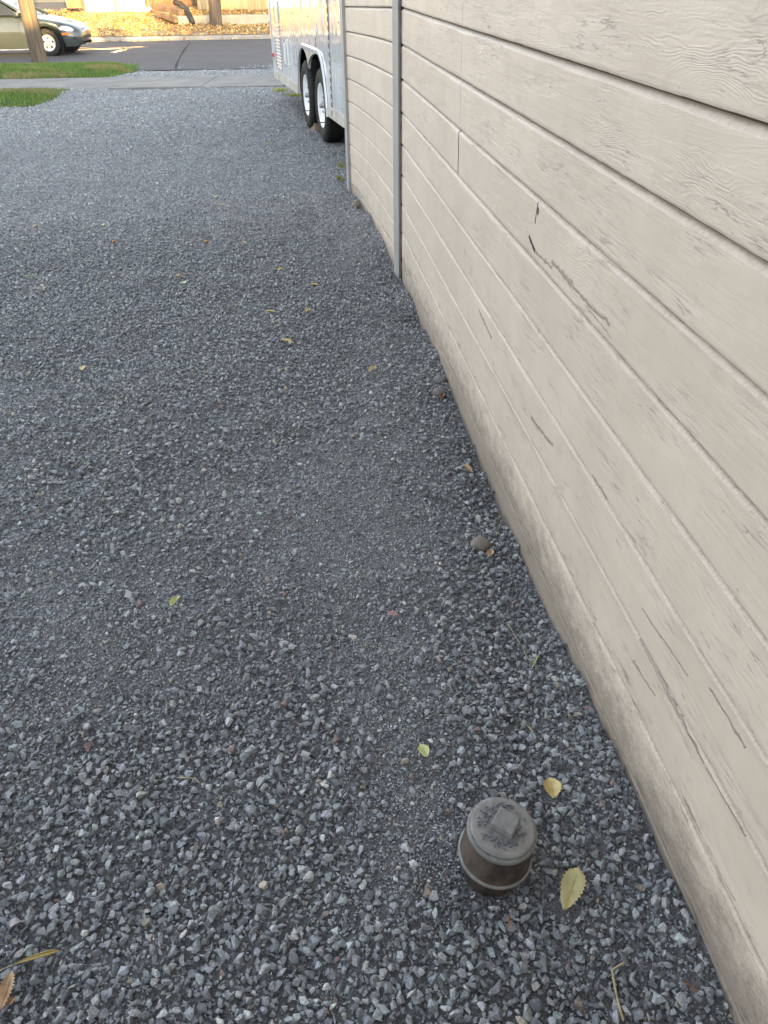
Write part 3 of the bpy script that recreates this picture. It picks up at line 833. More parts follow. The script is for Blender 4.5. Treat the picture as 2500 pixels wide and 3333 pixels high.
def cobble(px, py, r, m, label, sq=.75, seed=0, sink=.35):
    p = on(px, py); bm = bmesh.new(); bmesh.ops.create_icosphere(bm, subdivisions=3, radius=1)
    v = np.array([q.co[:] for q in bm.verts]); f = [[x.index for x in q.verts] for q in bm.faces]; bm.free()
    nz = 1 + .18 * (fbm(v[:, 0] * 1.3 + seed, v[:, 1] * 1.3 + v[:, 2], seed) - .5)
    v = v * nz[:, None] * r * np.array([1.1, 1, sq]); v += np.array([p[0], p[1], p[2] + r * sq * (1 - sink)])
    return tag(mk('cobble', (v, f), m, smooth=True), label, 'stone', 'round stones at the wall foot')
cobble(1428, 1288, .030, m_cob2, 'smooth grey round stone by the wall, nearer of a touching pair', seed=1)
cobble(1432, 1246, .028, m_cob2, 'darker round stone by the wall, farther of a touching pair', .7, 2)
cobble(1562, 1785, .030, m_cob, 'brown domed stone half buried in gravel by the wall', .8, 3)
cobble(1160, 676, .035, m_cob, 'brown stone on the gravel by the far corner of the garage', .7, 4, .3)
cobble(1655, 2350, .011, m_dark, 'small black round pebble between pipe and wall', .8, 5, .2)

# ------------------------------------------------------------------ trailer
TY = R_(-13.5)
TP = np.array([-.625, 9.678, 0])
tdir = np.array([math.sin(TY), math.cos(TY), 0]); tin = np.array([math.cos(TY), -math.sin(TY), 0])   # tin: into the trailer (right)
def tsh(px, py):
    d = ray(px, py); t = (TP @ tin) / (d @ tin); p = O3 + d * t
    return (float((p - TP) @ tdir), float(p[2] + GS * p[1]))
def tp(s, h, k=0.0):
    p = TP + tdir * s + tin * k; return (p[0], p[1], h - GS * p[1])
m_tw, nt, b = mat('trailer_white'); n = N(nt); ob = n.obj()
b.inputs['Base Color'].default_value = (.74, .75, .76, 1); b.inputs['Roughness'].default_value = .14
b.inputs['Specular IOR Level'].default_value = .6
b.inputs['Coat Weight'].default_value = .8; b.inputs['Coat Roughness'].default_value = .04; b.inputs['Coat IOR'].default_value = 1.9
k = n.noise(n.mapping(ob, (3.6, 3.6, .8)), 1.2, 2, .5)
kb = n.noise(n.mapping(ob, (2.2, 2.2, 1.6)), 1.5, 2, .5)
bp_ = n.bump(n.math('ADD', k, n.math('MULTIPLY', kb, .4)), .6, .02)
n.put(b.inputs['Normal'], bp_); n.put(b.inputs['Coat Normal'], bp_)
dirtm = n.ramp(n.noise(n.mapping(ob, (6, 6, 3)), 1.3, 5, .6), .55, .9, 0, .35)
n.put(b.inputs['Base Color'], n.mix(dirtm, (.72, .74, .77), (.62, .60, .56)))
m_rail = simple('trailer_rail', (.44, .42, .37), .55, .25, 8, .3, 40, .002, spec=.5)
m_rub = simple('tyre_rubber', (.022, .021, .020), .8, .35, 20, .4, 120, .002, spec=.3)
m_rim = simple('white_rim', (.78, .79, .80), .35, .04, 6, 0)
m_grey = simple('grey_metal', (.33, .33, .33), .45, .1, 10, .2, metal=.5)
m_red = simple('red_lens', (.50, .05, .03), .2, .05, 4, 0)
m_amb = simple('amber_lens', (.80, .20, .02), .2, .05, 4, 0)
trailer = thing('cargo_trailer', tp(.8, 0, .9), 'tall white enclosed trailer with twin wheels parked past the garage corner', 'trailer')
HR = .33; HT = 2.45; S0, S1 = -1.45, 4.05; TW = 2.1
def arch(px1, px2, npts=12):
    """upper half ellipse-like arch between base s values"""
    return None
# openings (s,h): far arch and near arch joined by a pointed skirt
pkN = tsh(1019.6, 166); pkF = tsh(979, 156); tip = tsh(1005, 222.7)
sN0, sF1 = tsh(1067, 377)[0], tsh(972, 300)[0]
def arc_pts(sa, ha, sp, hp, sb, hb, n_=10):
    out = []
    for i in range(n_ + 1):
        t = i / n_; a_ = math.pi / 2 * t
        out.append((sa + (sp - sa) * (1 - math.cos(a_)), ha + (hp - ha) * math.sin(a_)))
    for i in range(1, n_ + 1):
        a_ = math.pi / 2 * i / n_
        out.append((sp + (sb - sp) * math.sin(a_), hb + (hp - hb) * math.cos(a_)))
    return out
hp_ = (pkN[1] + pkF[1]) / 2
cut = arc_pts(sN0, HR, -.02, hp_, tip[0], tip[1]) + arc_pts(tip[0], tip[1], 1.10, hp_, sF1, HR)[1:]
poly = [tp(S0, HR)] + [tp(*c) for c in cut] + [tp(S1, HR), tp(S1, HT), tp(S0, HT)]
side_o = mk('side_wall', prism(poly, tuple(tin * .025)), m_tw, trailer)
mk('far_side_wall', prism([tp(S0, HR, TW), tp(S1, HR, TW), tp(S1, HT, TW), tp(S0, HT, TW)], tuple(tin * .025)), m_tw, trailer)
mk('end_wall', prism([tp(S1 - .02, HR, .03), tp(S1 - .02, HR, TW), tp(S1 - .02, HT, TW), tp(S1 - .02, HT, .03)], tuple(tdir * .018)), m_tw, trailer)
mk('nose_wall', prism([tp(S0, HR, .03), tp(S0, HR, TW), tp(S0, HT, TW), tp(S0, HT, .03)], tuple(tdir * .018)), m_tw, trailer)
mk('roof', prism([tp(S0 - .01, HT + .004, -.01), tp(S1 + .01, HT + .004, -.01), tp(S1 + .01, HT + .004, TW + .03), tp(S0 - .01, HT + .004, TW + .03)], (0, 0, .04)), m_rail, trailer)
mk('wheel_well', join(prism([tp(sN0 - .05, HR + .02, .03), tp(sF1 + .05, HR + .02, .03), tp(sF1 + .05, 1.0, .03), tp(sN0 - .05, 1.0, .03)][::-1], tuple(tin * .001)) if False else prism([tp(sN0 - .06, 1.02, .03), tp(sF1 + .06, 1.02, .03), tp(sF1 + .06, 1.04, .03), tp(sN0 - .06, 1.04, .03)], tuple(tin * .35)),
   prism([tp(sN0 - .06, .28, .38), tp(sF1 + .06, .28, .38), tp(sF1 + .06, 1.04, .38), tp(sN0 - .06, 1.04, .38)], tuple(tin * .01)),
   prism([tp(sN0 - .06, HR + .01, .03), tp(sN0 - .05, HR + .01, .03), tp(sN0 - .05, 1.02, .03), tp(sN0 - .06, 1.02, .03)], tuple(tin * .35)),
   prism([tp(sF1 + .05, HR + .01, .03), tp(sF1 + .06, HR + .01, .03), tp(sF1 + .06, 1.02, .03), tp(sF1 + .05, 1.02, .03)], tuple(tin * .35))), m_dark, trailer)
mk('underfloor', prism([tp(S0 + .03, HR + .01, .40), tp(S1 - .03, HR + .01, .40), tp(S1 - .03, HR + .06, .40), tp(S0 + .03, HR + .06, .40)], tuple(tin * 1.6)), m_dark, trailer)
# bottom rail in front of and behind the wheels
for sa, sb in ((S0, sN0 - .02), (sF1 + .02, S1)):
    mk('bottom_rail', prism([tp(sa, HR - .012, -.008), tp(sb, HR - .012, -.008), tp(sb, HR + .10, -.008), tp(sa, HR + .10, -.008)], tuple(tin * .007)), m_rail, trailer, bevel=.002)
mk('corner_post', prism([tp(S1 - .07, HR - .01, -.012), tp(S1 + .012, HR - .01, -.012), tp(S1 + .012, HT, -.012), tp(S1 - .07, HT, -.012)], tuple(tin * .011)), m_tw, trailer, bevel=.003)
# flared fender lip following the openings
def lip(c, w0, out):
    n_ = len(c); V_ = []; Fc = []
    for i, (s_, h_) in enumerate(c):
        a_ = np.array(c[max(i - 1, 0)]); b2 = np.array(c[min(i + 1, n_ - 1)]); t_ = b2 - a_; t_ /= np.linalg.norm(t_) + 1e-9
        nr = np.array([-t_[1], t_[0]])
        if nr @ (np.array([.55, .45]) - np.array([s_, h_])) > 0: nr = -nr
        for q, k_ in ((0, -.004), (0, -out), (w0 * .7, -out), (w0, -.004)):
            V_.append(tp(s_ + nr[0] * q, h_ + nr[1] * q, k_))
    for i in range(n_ - 1):
        for k_ in range(3):
            Fc.append((i * 4 + k_, i * 4 + k_ + 1, (i + 1) * 4 + k_ + 1, (i + 1) * 4 + k_))
    return V_, Fc
outl = arc_pts(sN0, HR - .02, -.02, hp_, .05, hp_)[:11] + [(.2, hp_ + .002), (.5, hp_ + .003), (.8, hp_ + .002), (1.05, hp_ + .002)]
mk('fender', lip(outl, .05, .02), m_tw, trailer, smooth=False)
sk = [q for q in cut if .25 < q[0] < .95]
mk('fender_skirt', prism([tp(.10, hp_ + .0, -.006)] + [tp(q[0], q[1], -.006) for q in cut if 0.0 < q[0] < 1.1] + [tp(1.0, hp_ + .0, -.006)], tuple(tin * .005)), m_rail, trailer)
# wheels
def wheel(s):
    c = tp(s, .372, .0); ax = tuple(tin)
    rr = .372
    rim = mk('wheel', lathe([(.0, .055), (.055, .055), (.06, .035), (.10, .034), (.13, .050), (.175, .055), (.195, .03), (.212, .008), (.222, .0), (.225, .012), (.222, .05)], c, ax, 64), m_rim, trailer, smooth=True)
    prof = [(.218, .02), (.222, .004), (.240, -.004), (.275, -.012), (.315, -.012), (.345, -.002), (.360, .012), (.368, .022)]
    for g in range(5):
        h0 = .028 + g * .034
        prof += [(rr, h0), (rr, h0 + .024), (rr - .010, h0 + .026), (rr - .010, h0 + .032)]
    prof += [(.368, .20), (.355, .215), (.31, .225), (.24, .22), (.22, .20)]
    ty = lathe(prof, c, ax, 120, rmod=lambda i, th: 1 - (.014 if (math.sin(th * 34 + i * .6) > .72 and 6 < i < 30) else 0))
    mk('tyre', ty, m_rub, rim)
    mk('hub_cap', lathe([(.0, -.02), (.020, -.018), (.024, -.01), (.026, .03), (.04, .05)], c, ax, 32), m_grey, rim, smooth=True)
    for a_ in range(5):
        th = a_ * 2 * math.pi / 5 + s
        u = Vector((0, 0, 1)); v_ = Vector(tin).cross(u)
        q = Vector(c) + (u * math.cos(th) + v_ * math.sin(th)) * .082 + Vector(tin) * .02
        mk('lug_nut', lathe([(.0, 0), (.011, .001), (.012, .02)], tuple(q), ax, 6), m_grey, rim)
    q = Vector(c) + Vector((0, 0, -1)) * .17 + Vector(tin) * .03
    mk('valve', tube([tuple(q), tuple(q - Vector(tin) * .05)], .006, 6), m_rub, rim)
wheel(.0); wheel(1.03)
mk('axle', join(tube([tp(.0, .372, .22), tp(.0, .372, TW)], .04, 10), tube([tp(1.03, .372, .22), tp(1.03, .372, TW)], .04, 10)), m_dark, trailer)
for s_, h_, a_, lb in ((.18, .0, 0, 0),):
    pass
# far wheels of the other side
for s_ in (0, 1.03):
    mk('tyre', lathe([(.1, .0), (.22, .0), (.36, .01), (.372, .03), (.372, .19), (.36, .21), (.1, .21)], tp(s_, .372, TW - .22), tuple(tin), 40), m_rub, trailer, smooth=True)
# louvre vent, lamp, handle, placard, hinge strip, rivets
va = tsh(902, 103); vb2 = tsh(921, 248)
v0, v1 = 3.05, 3.50
lv = []
for i in range(13):
    h_ = .50 + i * .042
    lv.append(prism([tp(v0, h_, -.016), tp(v1, h_, -.016), tp(v1, h_ + .020, -.004), tp(v0, h_ + .020, -.004)], tuple(np.array([0, 0, -.006]))))
vent = mk('vent', prism([tp(v0 - .04, .46, -.003), tp(v1 + .04, .46, -.003), tp(v1 + .04, 1.32, -.003), tp(v0 - .04, 1.32, -.003)], tuple(tin * .002)), m_tw, trailer)
mk('louvre', join(*lv), m_grey, vent)
mk('vent_frame', join(*[tube([tp(a1, b1, -.006), tp(a2, b2_, -.006)], .006, 6) for a1, b1, a2, b2_ in ((v0, 1.06, v1, 1.06), (v0, 1.30, v1, 1.30), (v0, 1.06, v0, 1.30), (v1, 1.06, v1, 1.30))]), m_rail, vent)
mk('handle', join(tube([tp(2.35, .60, -.01), tp(2.35, .62, -.045), tp(2.35, .86, -.045), tp(2.35, .88, -.01)], .014, 8), prism([tp(2.28, .57, -.005), tp(2.42, .57, -.005), tp(2.42, .90, -.005), tp(2.28, .90, -.005)], tuple(tin * .004))), m_rim, trailer)
sh_ = tsh(890, 192)
mk('side_lamp', prism([tp(3.86, .60, -.03), tp(3.96, .60, -.03), tp(3.96, .65, -.03), tp(3.86, .65, -.03)], tuple(tin * .017)), m_red, trailer, bevel=.004)
dmd = tsh(1029, 99)
mk('placard_holder', prism([tp(dmd[0] - .07, dmd[1], -.006), tp(dmd[0], dmd[1] - .07, -.006), tp(dmd[0] + .07, dmd[1], -.006), tp(dmd[0], dmd[1] + .07, -.006)], tuple(tin * .005)), m_rim, trailer)
mk('cable', tube([tp(dmd[0], dmd[1] - .06, -.01), tp(dmd[0] + .03, dmd[1] - .14, -.012), tp(dmd[0] + .10, hp_ + .06, -.01)], .004, 6), m_grey, trailer)
sa = tsh(1066, 30); sb = tsh(1085, 370)
hs = tsh(1078, 250)[0]
hinge = mk('hinge_strip', prism([tp(hs - .015, HR + .02, -.007), tp(hs + .015, HR + .02, -.007), tp(hs + .015, HT - .05, -.007), tp(hs - .015, HT - .05, -.007)], tuple(tin * .006)), m_rail, trailer)
for i in range(27): mk('hinge_knuckle', tube([tp(hs, .36 + i * .075, -.007), tp(hs, .36 + i * .075 + .045, -.007)], .0065, 6), m_dark, hinge)
rv = []
for sx in (-1.2, 0.55, 1.75, 2.2, 2.65, 3.7):
    for i in range(11):
        h_ = .48 + i * .18
        if sx == .55 and h_ < hp_ + .08: continue
        mk('rivet', box(tp(sx, h_, -.002), (.009, .009, .009)), m_grey, trailer)
jp = tsh(968, 345)
mk('stabiliser_jack', join(tube([tp(1.85, .36, .25), tp(1.85, .10, .25)], .03, 10), prism([tp(1.77, .0, .17), tp(1.93, .0, .17), tp(1.93, .0, .33), tp(1.77, .0, .33)], (0, 0, .10))), m_dark, trailer)
m_wood = simple('weathered_wood', (.26, .19, .12), .85, .3, 6, .5, 50, .004, stretch=(1, 1, .2))
p = on(1020, 428)
tag(mk('wheel_chock', box((p[0] + .03, p[1] + .08, p[2] + .055), (.09, .14, .13), rz=.4), m_wood, bevel=.005), 'short wooden block wedged between the two trailer tyres', 'block')

# ------------------------------------------------------------------ lawns
m_grassb = simple('turf', (.075, .11, .028), .9, .4, 9, .6, 60, .02)
m_blade, nt, b = mat('grass_blade'); n = N(nt)
at = n.new('ShaderNodeAttribute', attribute_name='tint'); n.put(b.inputs['Base Color'], at.outputs['Color'])
b.inputs['Roughness'].default_value = .6; b.inputs['Specular IOR Level'].default_value = .3
def poly_in(px, py, poly):
    c = np.zeros(len(px), bool); n_ = len(poly)
    for i in range(n_):
        x1, y1 = poly[i]; x2, y2 = poly[(i + 1) % n_]
        c ^= ((y1 > py) != (y2 > py)) & (px < (x2 - x1) * (py - y1) / (y2 - y1 + 1e-12) + x1)
    return c
upper = [(-24, 17.62)] + [(p[0], p[1]) for p in [hit(q, 259, G0) for q in (250, 330)]]
upper = [(-24, 17.64), (float(hit(300, 258, G0)[0]), 17.66)] + [(p[0], max(p[1], 17.7)) for p in _up] + [(float(hit(330, 203, G0)[0]) + .1, 20.3), (-10, 20.75), (-24, 20.9)]
lower = [(-24, 15.50), (float(_lw[-1][0]), 15.50)] + [(p[0], min(p[1], 15.45)) for p in _lw[::-1]] + [(-9, 12.6), (-24, 12.0)]
def lawn(name, poly, hgt, cnt_, seed, hb):
    xs = [q[0] for q in poly]; ys = [q[1] for q in poly]; rg = np.random.default_rng(seed)
    cx = max(min(xs), -13.5)
    def lz(x, y):
        # soft mound that falls to the edge
        d = np.full(np.shape(x), 9.0)
        for i in range(len(poly)):
            a_ = np.array(poly[i]); b2 = np.array(poly[(i + 1) % len(poly)]); ab = b2 - a_
            t = np.clip(((x - a_[0]) * ab[0] + (y - a_[1]) * ab[1]) / (ab @ ab + 1e-9), 0, 1)
            d = np.minimum(d, np.hypot(x - a_[0] - t * ab[0], y - a_[1] - t * ab[1]))
        return gbase(y) + .012 + hb * (1 - np.exp(-d / .35)) + (fbm(np.asarray(x) * 2, np.asarray(y) * 2, seed) - .5) * .03
    X = np.arange(cx, max(xs) + .06, .06); Y = np.arange(min(ys), max(ys) + .06, .06)
    XX, YY = np.meshgrid(X, Y); ins = poly_in(XX.ravel(), YY.ravel(), poly).reshape(XX.shape)
    ZZ = np.where(ins, lz(XX, YY), gbase(YY) - .04)
    v = np.stack([XX, YY, ZZ], -1).reshape(-1, 3); nx = len(X)
    f = [(j * nx + i, j * nx + i + 1, (j + 1) * nx + i + 1, (j + 1) * nx + i) for j in range(len(Y) - 1) for i in range(nx - 1) if ins[j:j + 2, i:i + 2].any()]
    tag(mk(name + '_soil', (v, f), m_grassb, smooth=True), kind='structure')
    P = np.stack([rg.uniform(cx, max(xs), cnt_ * 2), rg.uniform(min(ys), max(ys), cnt_ * 2)], 1)
    P = P[poly_in(P[:, 0] + rg.normal(0, .09, len(P)), P[:, 1] + rg.normal(0, .06, len(P)), poly)][:cnt_]
    M = len(P); z = lz(P[:, 0], P[:, 1]); h_ = hgt * rg.uniform(.5, 1.3, M); a_ = rg.uniform(0, 6.28, M)
    ln = rg.normal(0, .35, (M, 2)) * h_[:, None]; wd = rg.uniform(.004, .009, M)
    bx, by = np.cos(a_) * wd, np.sin(a_) * wd
    V_ = np.zeros((M, 3, 3)); V_[:, 0] = np.stack([P[:, 0] - bx, P[:, 1] - by, z - .005], 1); V_[:, 1] = np.stack([P[:, 0] + bx, P[:, 1] + by, z - .005], 1)
    V_[:, 2] = np.stack([P[:, 0] + ln[:, 0], P[:, 1] + ln[:, 1], z + h_], 1)
    dry = fbm(P[:, 0] * 1.4, P[:, 1] * 2.2, seed + 5); dr = np.clip((dry - .56) * 7, 0, 1) * rg.uniform(.4, 1, M)
    g = np.stack([np.full(M, .095), np.full(M, .18), np.full(M, .035)], 1) * rg.uniform(.55, 1.6, (M, 1)); g[:, 0] *= rg.uniform(.8, 1.5, M)
    col = g * (1 - dr[:, None]) + np.array([.30, .24, .12]) * dr[:, None]
    me = bpy.data.meshes.new(name); org = np.array([P[:, 0].mean(), P[:, 1].mean(), z.min()])
    me.from_pydata((V_.reshape(-1, 3) - org).tolist(), [], np.arange(M * 3).reshape(-1, 3).tolist())
    ca = me.color_attributes.new('tint', 'FLOAT_COLOR', 'POINT'); cc = np.ones((M, 3, 4)); cc[:, :, :3] = col[:, None, :]
    ca.data.foreach_set('color', cc.astype(np.float32).ravel()); me.materials.append(m_blade)
    o = bpy.data.objects.new('grass', me); C.objects.link(o); o.location = org
    return o
tag(lawn('verge_lawn', upper, .055, 60000, 3, .10), 'short green grass strip between the sidewalk and the road', 'grass', kind='stuff')
tag(lawn('near_lawn', lower, .045, 42000, 5, .06), 'patchy green grass corner between the gravel and the sidewalk', 'grass', kind='stuff')
# weeds at the garage corner
def tuft(cx, cy, n_, r, hgt, seed, col=(.14, .17, .03)):
    rg = random.Random(seed); V_ = []; Fc = []
    for i in range(n_):
        a_ = rg.uniform(0, 6.28); rr = r * rg.random(); x, y = cx + rr * math.cos(a_), cy + rr * math.sin(a_); z = float(gz(x, y))
        hh_ = hgt * rg.uniform(.4, 1.2); b_ = rg.uniform(0, 6.28); lx, ly = math.cos(b_) * hh_ * .7, math.sin(b_) * hh_ * .7; w_ = rg.uniform(.002, .005)
        k_ = len(V_); V_ += [(x - w_, y, z), (x + w_, y + w_, z), (x + lx * .4 + w_, y + ly * .4, z + hh_ * .8), (x + lx, y + ly, z + hh_)]
        Fc += [(k_, k_ + 1, k_ + 2, k_ + 3)]
    return V_, Fc
m_weed = simple('weed', (.34, .35, .09), .7, .4, 30, 0)
for px, py, n_, r, lb in ((1112, 548, 26, .03, 'small green weeds at the foot of the garage corner board'), (1108, 590, 24, .03, 'yellow green weeds nearest the garage corner board'),
                          (960, 315, 140, .22, 'low green weeds behind the trailer wheels'), (915, 300, 90, .15, 'sparse weeds under the far end of the trailer')):
    p = on(px, py); tag(mk('weed_tuft', tuft(p[0], p[1], n_, r, .05, int(px)), m_weed), lb, 'weeds')

# ------------------------------------------------------------------ utility poles
m_pole, nt, b = mat('pole_wood'); n = N(nt); ob = n.obj()
g = n.noise(n.mapping(ob, (9, 9, .7)), 1.6, 7, .65, .6); g2_ = n.noise(n.mapping(ob, (30, 30, 1.5)), 1.5, 4, .6)
cc_ = n.mix(n.ramp(g, .3, .7), (.055, .042, .032), (.165, .122, .085))
cc_ = n.mix(n.ramp(g2_, .60, .72), cc_, (.06, .045, .03))
n.put(b.inputs['Base Color'], cc_); b.inputs['Roughness'].default_value = .85
n.put(b.inputs['Normal'], n.bump(n.math('ADD', g, g2_), .8, .012))
def pole(base, toppt, r0, r1, hgt, label):
    base = Vector(base); d = (Vector(toppt) - base); d = d / d.z
    nseg = 30; prof = []
    pts = [base + d * (-.3 + (hgt + .3) * i / nseg) for i in range(nseg + 1)]
    V_, Fc = tube([tuple(q) for q in pts], [r0 + (r1 - r0) * i / nseg for i in range(nseg + 1)], 40)
    V_ = np.array(V_); 
    for i in range(nseg + 1):
        for k_ in range(40):
            th = 2 * math.pi * k_ / 40; q = V_[i * 40 + k_]; c_ = np.array(pts[i])
            f_ = 1 + .05 * math.sin(3 * th + i * .05) + .03 * math.sin(7 * th + 1 + i * .09) - (.10 if k_ in (11, 12) else 0)
            V_[i * 40 + k_] = c_ + (q - c_) * f_
    return tag(mk('utility_pole', (V_, Fc), m_pole), label, 'pole', 'wooden utility poles')
YP = 20.25
b0 = atY(128, 197, YP); b0[2] = gbase(YP) + .05
t0 = atY(83, 0, YP)
pole(b0, t0, .172, .13, 8.5, 'leaning weathered wooden pole on the grass strip in front of the car')
YB = 32.9
b1 = atY(701, 76, YB); b1[2] = float(yard_z(b1[0], YB)); t1 = atY(697, 0, YB)
pole(b1, t1, .225, .17, 8.5, 'pale sunlit upright wooden pole across the road before the low wall')

# ------------------------------------------------------------------ car
m_car, nt, b = mat('car_paint'); n = N(nt)
b.inputs['Base Color'].default_value = (.11, .135, .13, 1); b.inputs['Metallic'].default_value = .35; b.inputs['Roughness'].default_value = .32
b.inputs['Coat Weight'].default_value = 1; b.inputs['Coat Roughness'].default_value = .05
n.put(b.inputs['Base Color'], n.mix(n.ramp(n.noise(n.obj(), 3, 4), .3, .7), (.042, .052, .051), (.052, .062, .060)))
m_glass = simple('car_glass', (.02, .024, .025), .05, .1, 3, 0, spec=.9)
m_seam = simple('car_seam', (.02, .02, .02), .6, .1, 3, 0)
m_alloy = simple('alloy', (.62, .60, .56), .35, .06, 5, 0, metal=.3)
m_lens = simple('headlight_lens', (.62, .60, .58), .12, .05, 5, 0, spec=.9)
NOSE = atY(277, 130, 24.9)[0] + .16; CY = 24.65; CZ = float(gbase(24.6)) + .015
car = thing('parked_car', (NOSE - 2.1, CY, CZ), 'grey green saloon car parked on the road behind the leaning pole', 'car')
XW = [.80, 3.40]; RW = .335
def ctop(u): return float(np.interp(u, [0, .03, .10, .22, .45, .8, 1.2, 1.5, 3.6, 4.1, 4.32, 4.38], [.50, .56, .62, .69, .76, .83, .885, .92, .955, .95, .90, .62]))
def chw(u): return float(np.interp(u, [0, .05, .15, .35, .7, 1.1, 3.4, 4.0, 4.3, 4.38], [.36, .50, .62, .74, .81, .84, .845, .81, .70, .60]))
def cbot(u):
    z = float(np.interp(u, [0, .1, .5, 4.0, 4.38], [.30, .22, .19, .20, .32]))
    for xw in XW:
        d = abs(u - xw)
        if d < RW + .035: z = max(z, .31 + math.sqrt((RW + .035) ** 2 - d * d))
    return z
us = sorted(set(np.round(np.concatenate([np.linspace(0, 4.38, 70), *[np.linspace(x - RW - .034, x + RW + .034, 25) for x in XW], [0, .02, .05, .08]]), 4)))
sec = []
for u in us:
    t, w_, b_ = ctop(u), chw(u), cbot(u); b_ = min(b_, t - .12)
    side = [(w_ * .955, b_), (w_ * .99, b_ + .2 * (t - b_)), (w_ * 1.0, b_ + .45 * (t - b_)), (w_ * .985, b_ + .70 * (t - b_)), (w_ * .955, t - .065), (w_ * .90, t - .022), (w_ * .74, t + .002), (w_ * .35, t + .022), (0, t + .028)]
    ring_ = side + [(-a_, c_) for a_, c_ in side[-2::-1]]
    sec.append([(NOSE - u, CY - a_, CZ + c_) for a_, c_ in ring_])
K = len(sec[0]); V_ = [q for s_ in sec for q in s_]; Fc = []
for i in range(len(sec) - 1):
    for k_ in range(K - 1): Fc.append((i * K + k_, (i + 1) * K + k_, (i + 1) * K + k_ + 1, i * K + k_ + 1))
Fc.append(tuple(range(K))); Fc.append(tuple((len(sec) - 1) * K + k_ for k_ in range(K))[::-1])
body = mk('body', (V_, Fc), m_car, car, smooth=True)
try: body.data.set_sharp_from_angle(angle=R_(40))
except Exception: pass
def cpt(u, side, z): return (NOSE - u, CY - side, CZ + z)
# cabin: dark glass volume, roof, pillars
gl = [(1.22, .70, .90), (2.02, .56, 1.33), (3.05, .55, 1.34), (3.85, .66, .94)]
mk('windscreen', ([cpt(1.24, -.70, .90), cpt(1.24, .70, .90), cpt(2.02, .55, 1.335), cpt(2.02, -.55, 1.335)], [(0, 1, 2, 3)]), m_glass, car)
for s_ in (1, -1):
    mk('side_window', ([cpt(1.36, .795 * s_, .925), cpt(2.42, .80 * s_, .945), cpt(2.44, .585 * s_, 1.325), cpt(2.06, .585 * s_, 1.31)], [(0, 1, 2, 3)]), m_glass, car)
    mk('side_window', ([cpt(2.50, .80 * s_, .945), cpt(3.55, .79 * s_, .955), cpt(3.12, .585 * s_, 1.31), cpt(2.52, .585 * s_, 1.325)], [(0, 1, 2, 3)]), m_glass, car)
    for pv in (tube([cpt(1.20, .765 * s_, .90), cpt(2.02, .58 * s_, 1.335)], [.035, .028], 8), tube([cpt(2.46, .80 * s_, .94), cpt(2.48, .585 * s_, 1.33)], .028, 8), tube([cpt(3.85, .74 * s_, .94), cpt(3.12, .57 * s_, 1.335)], [.06, .035], 8)): mk('pillar', pv, m_car, car, smooth=True)
mk('rear_window', ([cpt(3.82, -.66, .95), cpt(3.82, .66, .95), cpt(3.10, .55, 1.335), cpt(3.10, -.55, 1.335)], [(3, 2, 1, 0)]), m_glass, car)
rf = []
for u, z in ((1.98, 1.325), (2.2, 1.36), (2.6, 1.375), (2.95, 1.36), (3.16, 1.325)):
    for a_, dz in ((.60, -.02), (.50, .0), (.25, .02), (0, .026), (-.25, .02), (-.50, 0), (-.60, -.02)): rf.append(cpt(u, a_, z + dz))
mk('roof', (rf, [(i * 7 + k_, i * 7 + k_ + 1, (i + 1) * 7 + k_ + 1, (i + 1) * 7 + k_) for i in range(4) for k_ in range(6)]), m_car, car, smooth=True)
mk('wing_mirror', box(cpt(1.42, .90, .96), (.12, .16, .11)), m_car, car, bevel=.03)
for xw in XW:
    for s_ in (1, -1):
        c_ = cpt(xw, .835 * s_, .305); ax = (0, float(s_), 0)
        wh = mk('wheel', lathe([(.0, .012), (.05, .010), (.06, .03), (.12, .042), (.155, .02), (.178, .0), (.188, .004), (.190, .05)], c_, ax, 48), m_alloy, car, smooth=True)
        mk('tyre', lathe([(.186, .02), (.192, .0), (.22, -.012), (.265, -.010), (.295, .004), (.306, .02), (.308, .10), (.308, .16), (.29, .185), (.18, .18)], c_, ax, 60), m_rub, wh, smooth=True)
        hl = []
        for a_ in range(5):
            th = a_ * 2 * math.pi / 5 + .3
            q = Vector(c_) + Vector((math.cos(th), 0, math.sin(th))) * .112 + Vector(ax) * .034
            hl.append(lathe([(.0, -.012), (.024, -.012), (.026, .0)], tuple(q), ax, 10))
        mk('wheel_hole', join(*hl), m_seam, wh)
for xw in XW:
    for s_ in (1, -1): mk('wheel_arch_lining', lathe([(.0, .0), (RW + .02, .0), (RW + .02, .25)], cpt(xw, .60 * s_, .32), (0, float(-s_), 0), 30), m_seam, car)
